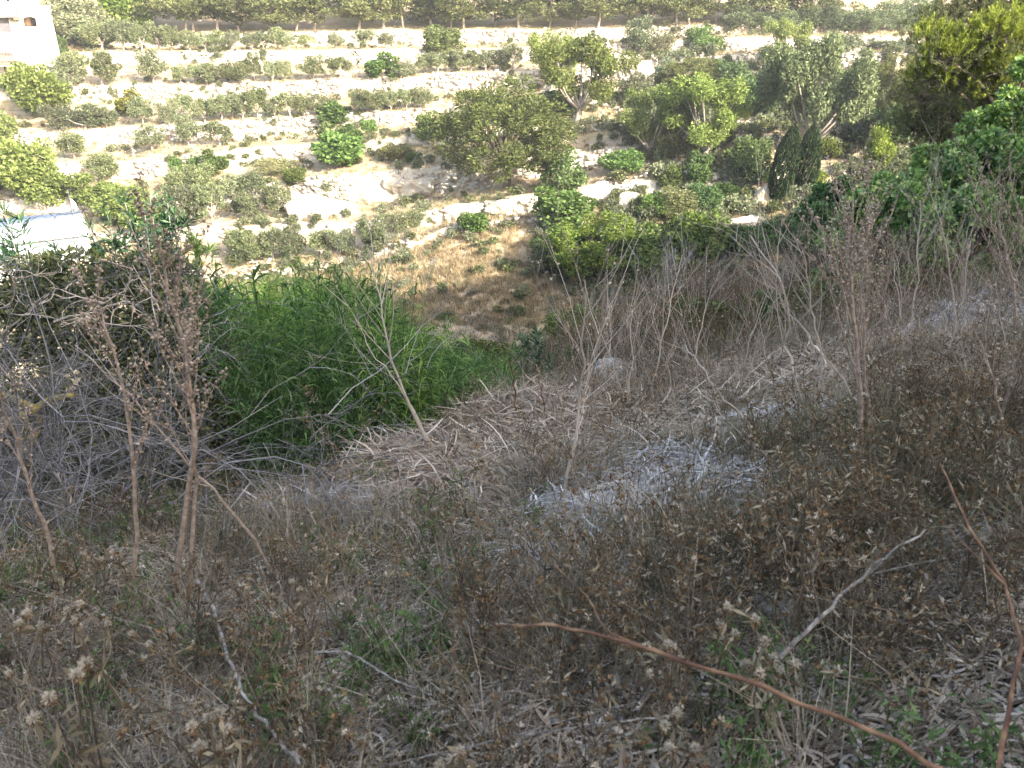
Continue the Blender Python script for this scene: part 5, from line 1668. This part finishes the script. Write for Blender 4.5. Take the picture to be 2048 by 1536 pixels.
# ------------------------------------------------------------------ carob and pine at the right
def carob(label, centre_px, Y, specs, n, seed, tint=(1, 1, 1), L=.062):
    rr = np.random.default_rng(seed)
    c0 = world(*centre_px, Y); bz = down(c0[0], c0[1])
    e = empty('carob_tree', (c0[0], c0[1], bz)); tag(e, label, 'tree', 'carobs at the right')
    o0 = np.array([c0[0], c0[1], bz]); bl = []
    for px, py, dy, rad in specs:
        c = world(px, py, Y + dy) - o0
        for k in range(9):
            bl.append((c + rdir(rr, 1)[0] * rad * rr.uniform(.4, 1.15), rad * rr.uniform(.18, .42)))
    mb = MB(); crown_leaves(mb, rr, bl, n, L, L * .62, .45, 6, inner=.45, cull=.6, flat=.25)
    o = mb.build('crown', M['carob_leaf'], e); o.color = (*tint, 1)
    P, R = [], []
    for c, rd in bl[::2]:
        P.append(resample([np.array([rr.normal() * .1, rr.normal() * .1, 0]), c * .5 + rr.normal(size=3) * .1, c], 6)); R.append(np.linspace(.05, .006, 6))
    MB().add(*tubes(np.stack(P), np.stack(R), 5)).build('branches', M['dark_bark'], e, True)


carob('big dark green carob filling the right side', (1900, 520), 10.5, [(1750, 420, 0, .45), (1700, 480, 0, .4), (1720, 545, -.2, .45), (1800, 400, .3, .5), (1850, 470, 0, .6), (1900, 400, .4, .55), (1960, 470, 0, .6), (1880, 550, -.3, .5), (1800, 540, -.2, .5), (1980, 560, -.3, .5), (2040, 500, 0, .6), (2000, 380, .5, .6), (2060, 420, .3, .6), (1680, 560, 0, .35), (1690, 610, -.2, .3)], 46000, 600, (1.3, 1.2, 1.1), .07)
carob('lighter carob crown at the right edge above the dark one', (1990, 350), 11.5, [(1900, 330, 0, .45), (1960, 300, .2, .45), (2020, 330, 0, .5), (2030, 250, .3, .45), (2060, 190, .4, .4), (1850, 380, 0, .35), (1840, 330, .2, .2), (1920, 290, .2, .22), (2080, 290, .2, .5)], 26000, 601, (1.6, 1.4, 1.1))  # brighter tint, sun on this crown put into the leaf colour
carob('small dark carob left of the big one, by the path', (1660, 430), 17.0, [(1650, 410, 0, .4), (1690, 420, 0, .5), (1620, 430, .3, .3), (1660, 455, -.3, .4), (1720, 400, 0, .5)], 20000, 602, (.8, .85, .85), .08)


def near_pine(label, specs, Y, base_px, seed, nshoot, dark):
    rr = np.random.default_rng(seed)
    c0 = world(*base_px, Y); bz = down(c0[0], c0[1])
    e = empty('pine_tree', (c0[0], c0[1], bz)); tag(e, label, 'pine tree', 'pines at the right edge')
    o0 = np.array([c0[0], c0[1], bz]); P, R = [], []; lf = MB(); dl = MB(); centres = []
    for px, py, dy, rad in specs:
        centres.append((world(px, py, Y + dy) - o0, rad))
    top = max(c[0][2] for c in centres)
    P.append(resample([[0, 0, 0], [.15, 0, top * .5], [0, .1, top]], 6)); R.append(np.linspace(.14, .03, 6))
    for c, rad in centres:
        P.append(resample([[0, 0, max(.3, c[2] - 1.2)], c * np.array([.55, .55, .9]), c], 6)); R.append(np.linspace(.05, .012, 6))
        ns = int(nshoot * rad * rad / .25)
        for k in range(ns):
            u = unit(rdir(rr, 1)[0] + np.array([0, 0, .35])); b = c + u * rad * rr.uniform(.35, .95) * np.array([1, 1, .7])
            ax = unit(u * .5 + np.array([0, 0, .7]) + rr.normal(size=3) * .25); L = rr.uniform(.10, .22)
            n = 38; t = rr.random(n); pos = b + ax * (L * t)[:, None]
            d = unit(rdir(rr, n) * .8 + ax * 1.0)
            (dl if rr.random() < dark + .6 * (u[2] < .15) else lf).add(*leaves(pos, d, rdir(rr, n), .08 * rr.uniform(.7, 1.2, n), .009))  # shoots low on a clump take darker needles, shade put into colour
            if k % 3 == 0:
                P.append(resample([c, (c + b) / 2 + rr.normal(size=3) * .04, b + ax * L * .6], 6)); R.append(np.linspace(.009, .003, 6))
    MB().add(*tubes(np.stack(P), np.stack(R), 5)).build('trunk', M['dark_bark'], e, True)
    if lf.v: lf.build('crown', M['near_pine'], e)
    if dl.v: dl.build('crown' if not lf.v else 'shade_toned_needles', M['pine_leaf'], e)


near_pine('pine with bright yellow-green shoots at the upper right corner', [(1990, 80, 0, .6), (1940, 110, .2, .5), (2040, 70, .3, .6), (1890, 120, 0, .45), (1860, 80, .3, .35), (1930, 170, .3, .5), (2010, 150, 0, .6), (1860, 160, .4, .4), (1980, 220, .4, .5), (2070, 140, .2, .7)], 13.5, (1990, 420), 610, 150, .15)
near_pine('dark shaded pine behind the bright corner pine', [(1880, 60, 0, .9), (1960, 20, 0, 1.1), (2040, 10, 0, 1.2), (1850, 200, 0, 1.0), (1920, 240, 0, 1.1), (1990, 180, 0, 1.1), (1830, 260, .5, .8), (2050, 230, 0, 1.1), (1880, 300, 0, .8)], 21.0, (1950, 430), 611, 110, 1.0)

# ------------------------------------------------------------------ foreground: cane, fallen branches, thistles
def free_branch(name, label, spine, r0, r1, mat, forks=(), cat='branch'):
    """spine: (px, py, Y) points."""
    P = np.array([at(a, b, c) for a, b, c in spine]); o0 = P[0].copy()
    e = empty(name, o0); tag(e, label, cat)
    S = resample(P - o0, 24); rr = np.random.default_rng(len(label)); S[1:-1] += rr.normal(size=(22, 3)) * r0 * .55
    knob = 1 + .25 * rr.random(24) * (rr.random(24) < .3)
    MB().add(*tubes([S], [np.linspace(r0, r1, 24) * knob], 8)).build('stem', M[mat], e, True)
    for f in forks:
        Q = resample(np.array([at(a, b, c) for a, b, c in f]) - o0, 12)
        MB().add(*tubes([Q], [np.linspace(r1 * 1.2, r1 * .5, 12)], 6)).build('side_branch', M[mat], e, True)


def gp(px, py, lift=.06):
    p = hit(px, py, 'near'); return (px, py, p[1] * (1 - 1.7 * lift))


free_branch('bramble_cane', 'thick reddish-brown cane arching across the lower right foreground', [(1960, 1580, .62), (1780, 1480, .68), (1560, 1390, .75), (1370, 1320, .82), (1200, 1270, .9), (1100, 1252, .95), (1020, 1252, 1.0), (985, 1248, 1.02)], .0034, .0018, 'cane',
            [[(1370, 1320, .82), (1280, 1290, .88), (1210, 1258, .95), (1180, 1200, 1.05), (1130, 1150, 1.15), (1080, 1105, 1.2)]], 'cane')
free_branch('thin_cane', 'thin reddish cane rising along the right picture edge', [(1990, 1560, .9), (2020, 1400, 1.0), (2040, 1270, 1.1), (2010, 1170, 1.2), (1930, 1040, 1.35), (1880, 930, 1.5)], .004, .002, 'cane', [[(2010, 1170, 1.2), (1960, 1120, 1.25), (1900, 1060, 1.35)]], 'cane')
free_branch('dead_branch', 'pale grey forked dead branch lying at the lower right', [gp(1560, 1315, .1), gp(1620, 1255, .12), gp(1700, 1180, .15), gp(1760, 1120, .18), gp(1850, 1060, .2)], .0055, .002, 'dead_wood',
            [[gp(1720, 1165, .15), gp(1790, 1100, .2), gp(1830, 1062, .25)], [gp(1735, 1150, .15), gp(1800, 1135, .18), gp(1870, 1120, .2)], [gp(1640, 1240, .12), gp(1625, 1150, .25), gp(1640, 1100, .3)]])
free_branch('dead_branch', 'grey weathered dead branch slanting down the lower left', [gp(395, 1160, .1), gp(430, 1230, .1), gp(460, 1320, .1), gp(490, 1400, .1), gp(545, 1460, .1), gp(600, 1530, .1)], .0048, .0035, 'dead_wood', [[gp(440, 1245, .1), gp(432, 1160, .2), gp(430, 1080, .3)]])
free_branch('dead_branch', 'thin pale twig lying across the lower middle', [gp(630, 1304, .08), gp(700, 1308, .08), gp(770, 1350, .08), gp(860, 1390, .08)], .0035, .002, 'dead_wood')
free_branch('dead_branch', 'grey branch lying along the bottom edge of the picture', [gp(780, 1530, .06), gp(1000, 1480, .08), gp(1180, 1450, .1), gp(1360, 1430, .1)], .0022, .0014, 'dead_wood', [[gp(1000, 1480, .08), gp(1150, 1435, .12), gp(1290, 1400, .15)]])


def thistle(label, heads, Y, seed, big=1.0):
    """heads: picture points of the flower heads; stems run from one foot on the ground."""
    rr = np.random.default_rng(seed)
    H = np.array([at(a, b, Y + rr.uniform(-.06, .06)) for a, b in heads]); c = H.mean(0)
    bx, by = c[0] + rr.normal() * .04, c[1] + .05
    o0 = np.array([bx, by, float(near_z(bx, by))])
    e = empty('thistle', o0); tag(e, label, 'thistle', 'dried thistles in the foreground')
    st = MB(); lf = MB()
    fork = (c - o0) * .62
    S = resample([np.zeros(3), fork * .5 + rr.normal(size=3) * .02, fork], 6); st.add(*tubes([S], [np.linspace(.004, .0025, 6)], 5))
    for h in H - o0:
        br = MB(); fl = MB()
        Q = resample([fork, fork * .5 + h * .5 + rr.normal(size=3) * .015, h], 6); st.add(*tubes([Q], [np.linspace(.0022, .0014, 6)], 4))
        ax = unit(h - fork * .6 + np.array([0, 0, .1]))
        n = 60; d = unit(rdir(rr, n) + ax * .35); br.add(*leaves(np.broadcast_to(h - ax * .004, (n, 3)), d, rdir(rr, n), .016 * big * rr.uniform(.6, 1.3, n), .003))
        n = 150; d = unit(ax * .55 + rdir(rr, n)); R2 = (.014 * big * rr.uniform(.6, 1.15, n))[:, None]
        PP = np.stack([np.broadcast_to(h + ax * .004, (n, 3)), h + ax * .004 + d * R2 * .6, h + ax * .004 + d * R2 + rr.normal(size=(n, 3)) * .0015], 1)
        fl.add(*ribbons(PP, np.broadcast_to(np.array([.0004, .0007, .0006]), (n, 3)), rdir(rr, n)))
        hd_ = joined('seed_head', [(br, M['bract']), (fl, M['fluff'])]); COL.objects.link(hd_); hd_.parent = e
        n = 8; pos = Q[rr.integers(0, 6, n)]; lf.add(*leaves(pos, rdir(rr, n) + np.array([0, 0, -.2]), rdir(rr, n), .045 * rr.uniform(.5, 1.2, n), .009))
    st.build('stem', M['herb_stem'], e, True); tag(lf.build('leaves', M['herb_leaf'], e), kind='stuff')


TH = [('thistle with the brightest white fluffy heads at the lower left corner', [(98, 1400), (155, 1352), (172, 1330), (70, 1440)], .95, 1.2),
      ('thistle with a tight cluster of cream heads at the bottom left', [(385, 1455), (418, 1440), (440, 1430), (455, 1462), (440, 1500), (400, 1495)], .95, 1.15),
      ('thistle with brown heads at the left edge', [(55, 1228), (40, 1250), (85, 1255), (20, 1350)], 1.3, 1.0),
      ('thistle left of the leaning stalk foot', [(135, 1225), (160, 1210), (150, 1245), (215, 1250)], 1.45, 1.0),
      ('small thistle at the foot of the tall stalks', [(300, 1290), (345, 1265), (265, 1270)], 1.5, .9),
      ('thistle with cream heads at lower right above the cane', [(1440, 1250), (1455, 1215), (1470, 1270)], 1.35, 1.1),
      ('thistle with pale heads between the cane and dead branch', [(1530, 1285), (1545, 1320), (1510, 1240), (1490, 1330)], 1.3, 1.1),
      ('thistle head cluster right of the cane', [(1560, 1345), (1590, 1330), (1520, 1350)], 1.15, 1.1),
      ('small thistle over the middle of the cane', [(1335, 1290), (1300, 1350), (1345, 1295)], 1.25, 1.0),
      ('thistle at the bottom right below the cane', [(1330, 1455), (1355, 1430), (1390, 1500), (1340, 1500)], .95, 1.0),
      ('small thistle above the brownish rock', [(1490, 1085), (1520, 1075), (1508, 1100)], 1.9, .9),
      ('thistle with pale heads near the right edge', [(1965, 1082), (1990, 1140), (1940, 1070)], 1.7, 1.0),
      ('thistle with pale heads on the right slope', [(1830, 820), (1870, 850), (1900, 830), (1810, 850)], 2.9, 1.1),
      ('thistle with brown heads in the right dry patch', [(1640, 1110), (1655, 1070), (1690, 1075)], 2.0, 1.0),
      ('low thistle in the bottom middle', [(905, 1525), (920, 1505), (880, 1535)], .95, 1.1),
      ('lone thistle head in the lower middle', [(585, 1165), (600, 1180)], 1.9, .9),
      ('thistle before the dead bush, left one', [(105, 1100), (165, 1110), (130, 1085)], 2.3, .9),
      ('thistle before the dead bush, right one', [(225, 1105), (250, 1130), (205, 1120)], 2.2, .9)]
for i, (lab, hd, Yv, bg_) in enumerate(TH):
    thistle(lab, hd, Yv, 700 + i, bg_ * .72)
print('near done')

# ------------------------------------------------------------------ thin scattering volume added over the valley in place of lens glare
mh, NH, KH_, oh = nt('glare_veil_volume')
pv = NH.new('ShaderNodeVolumePrincipled')
pv.inputs['Color'].default_value = (1, .97, .91, 1); pv.inputs['Density'].default_value = .0007; pv.inputs['Anisotropy'].default_value = .35
KH_.new(pv.outputs[0], oh.inputs['Volume'])
mb = MB(); box(mb, -260, 260, -70, 260, -30, 64)
hz_o = mb.build('glare_haze', mh); tag(hz_o, 'thin veil of air added over the valley, standing in for lens glare', 'glare_haze', kind='stuff')
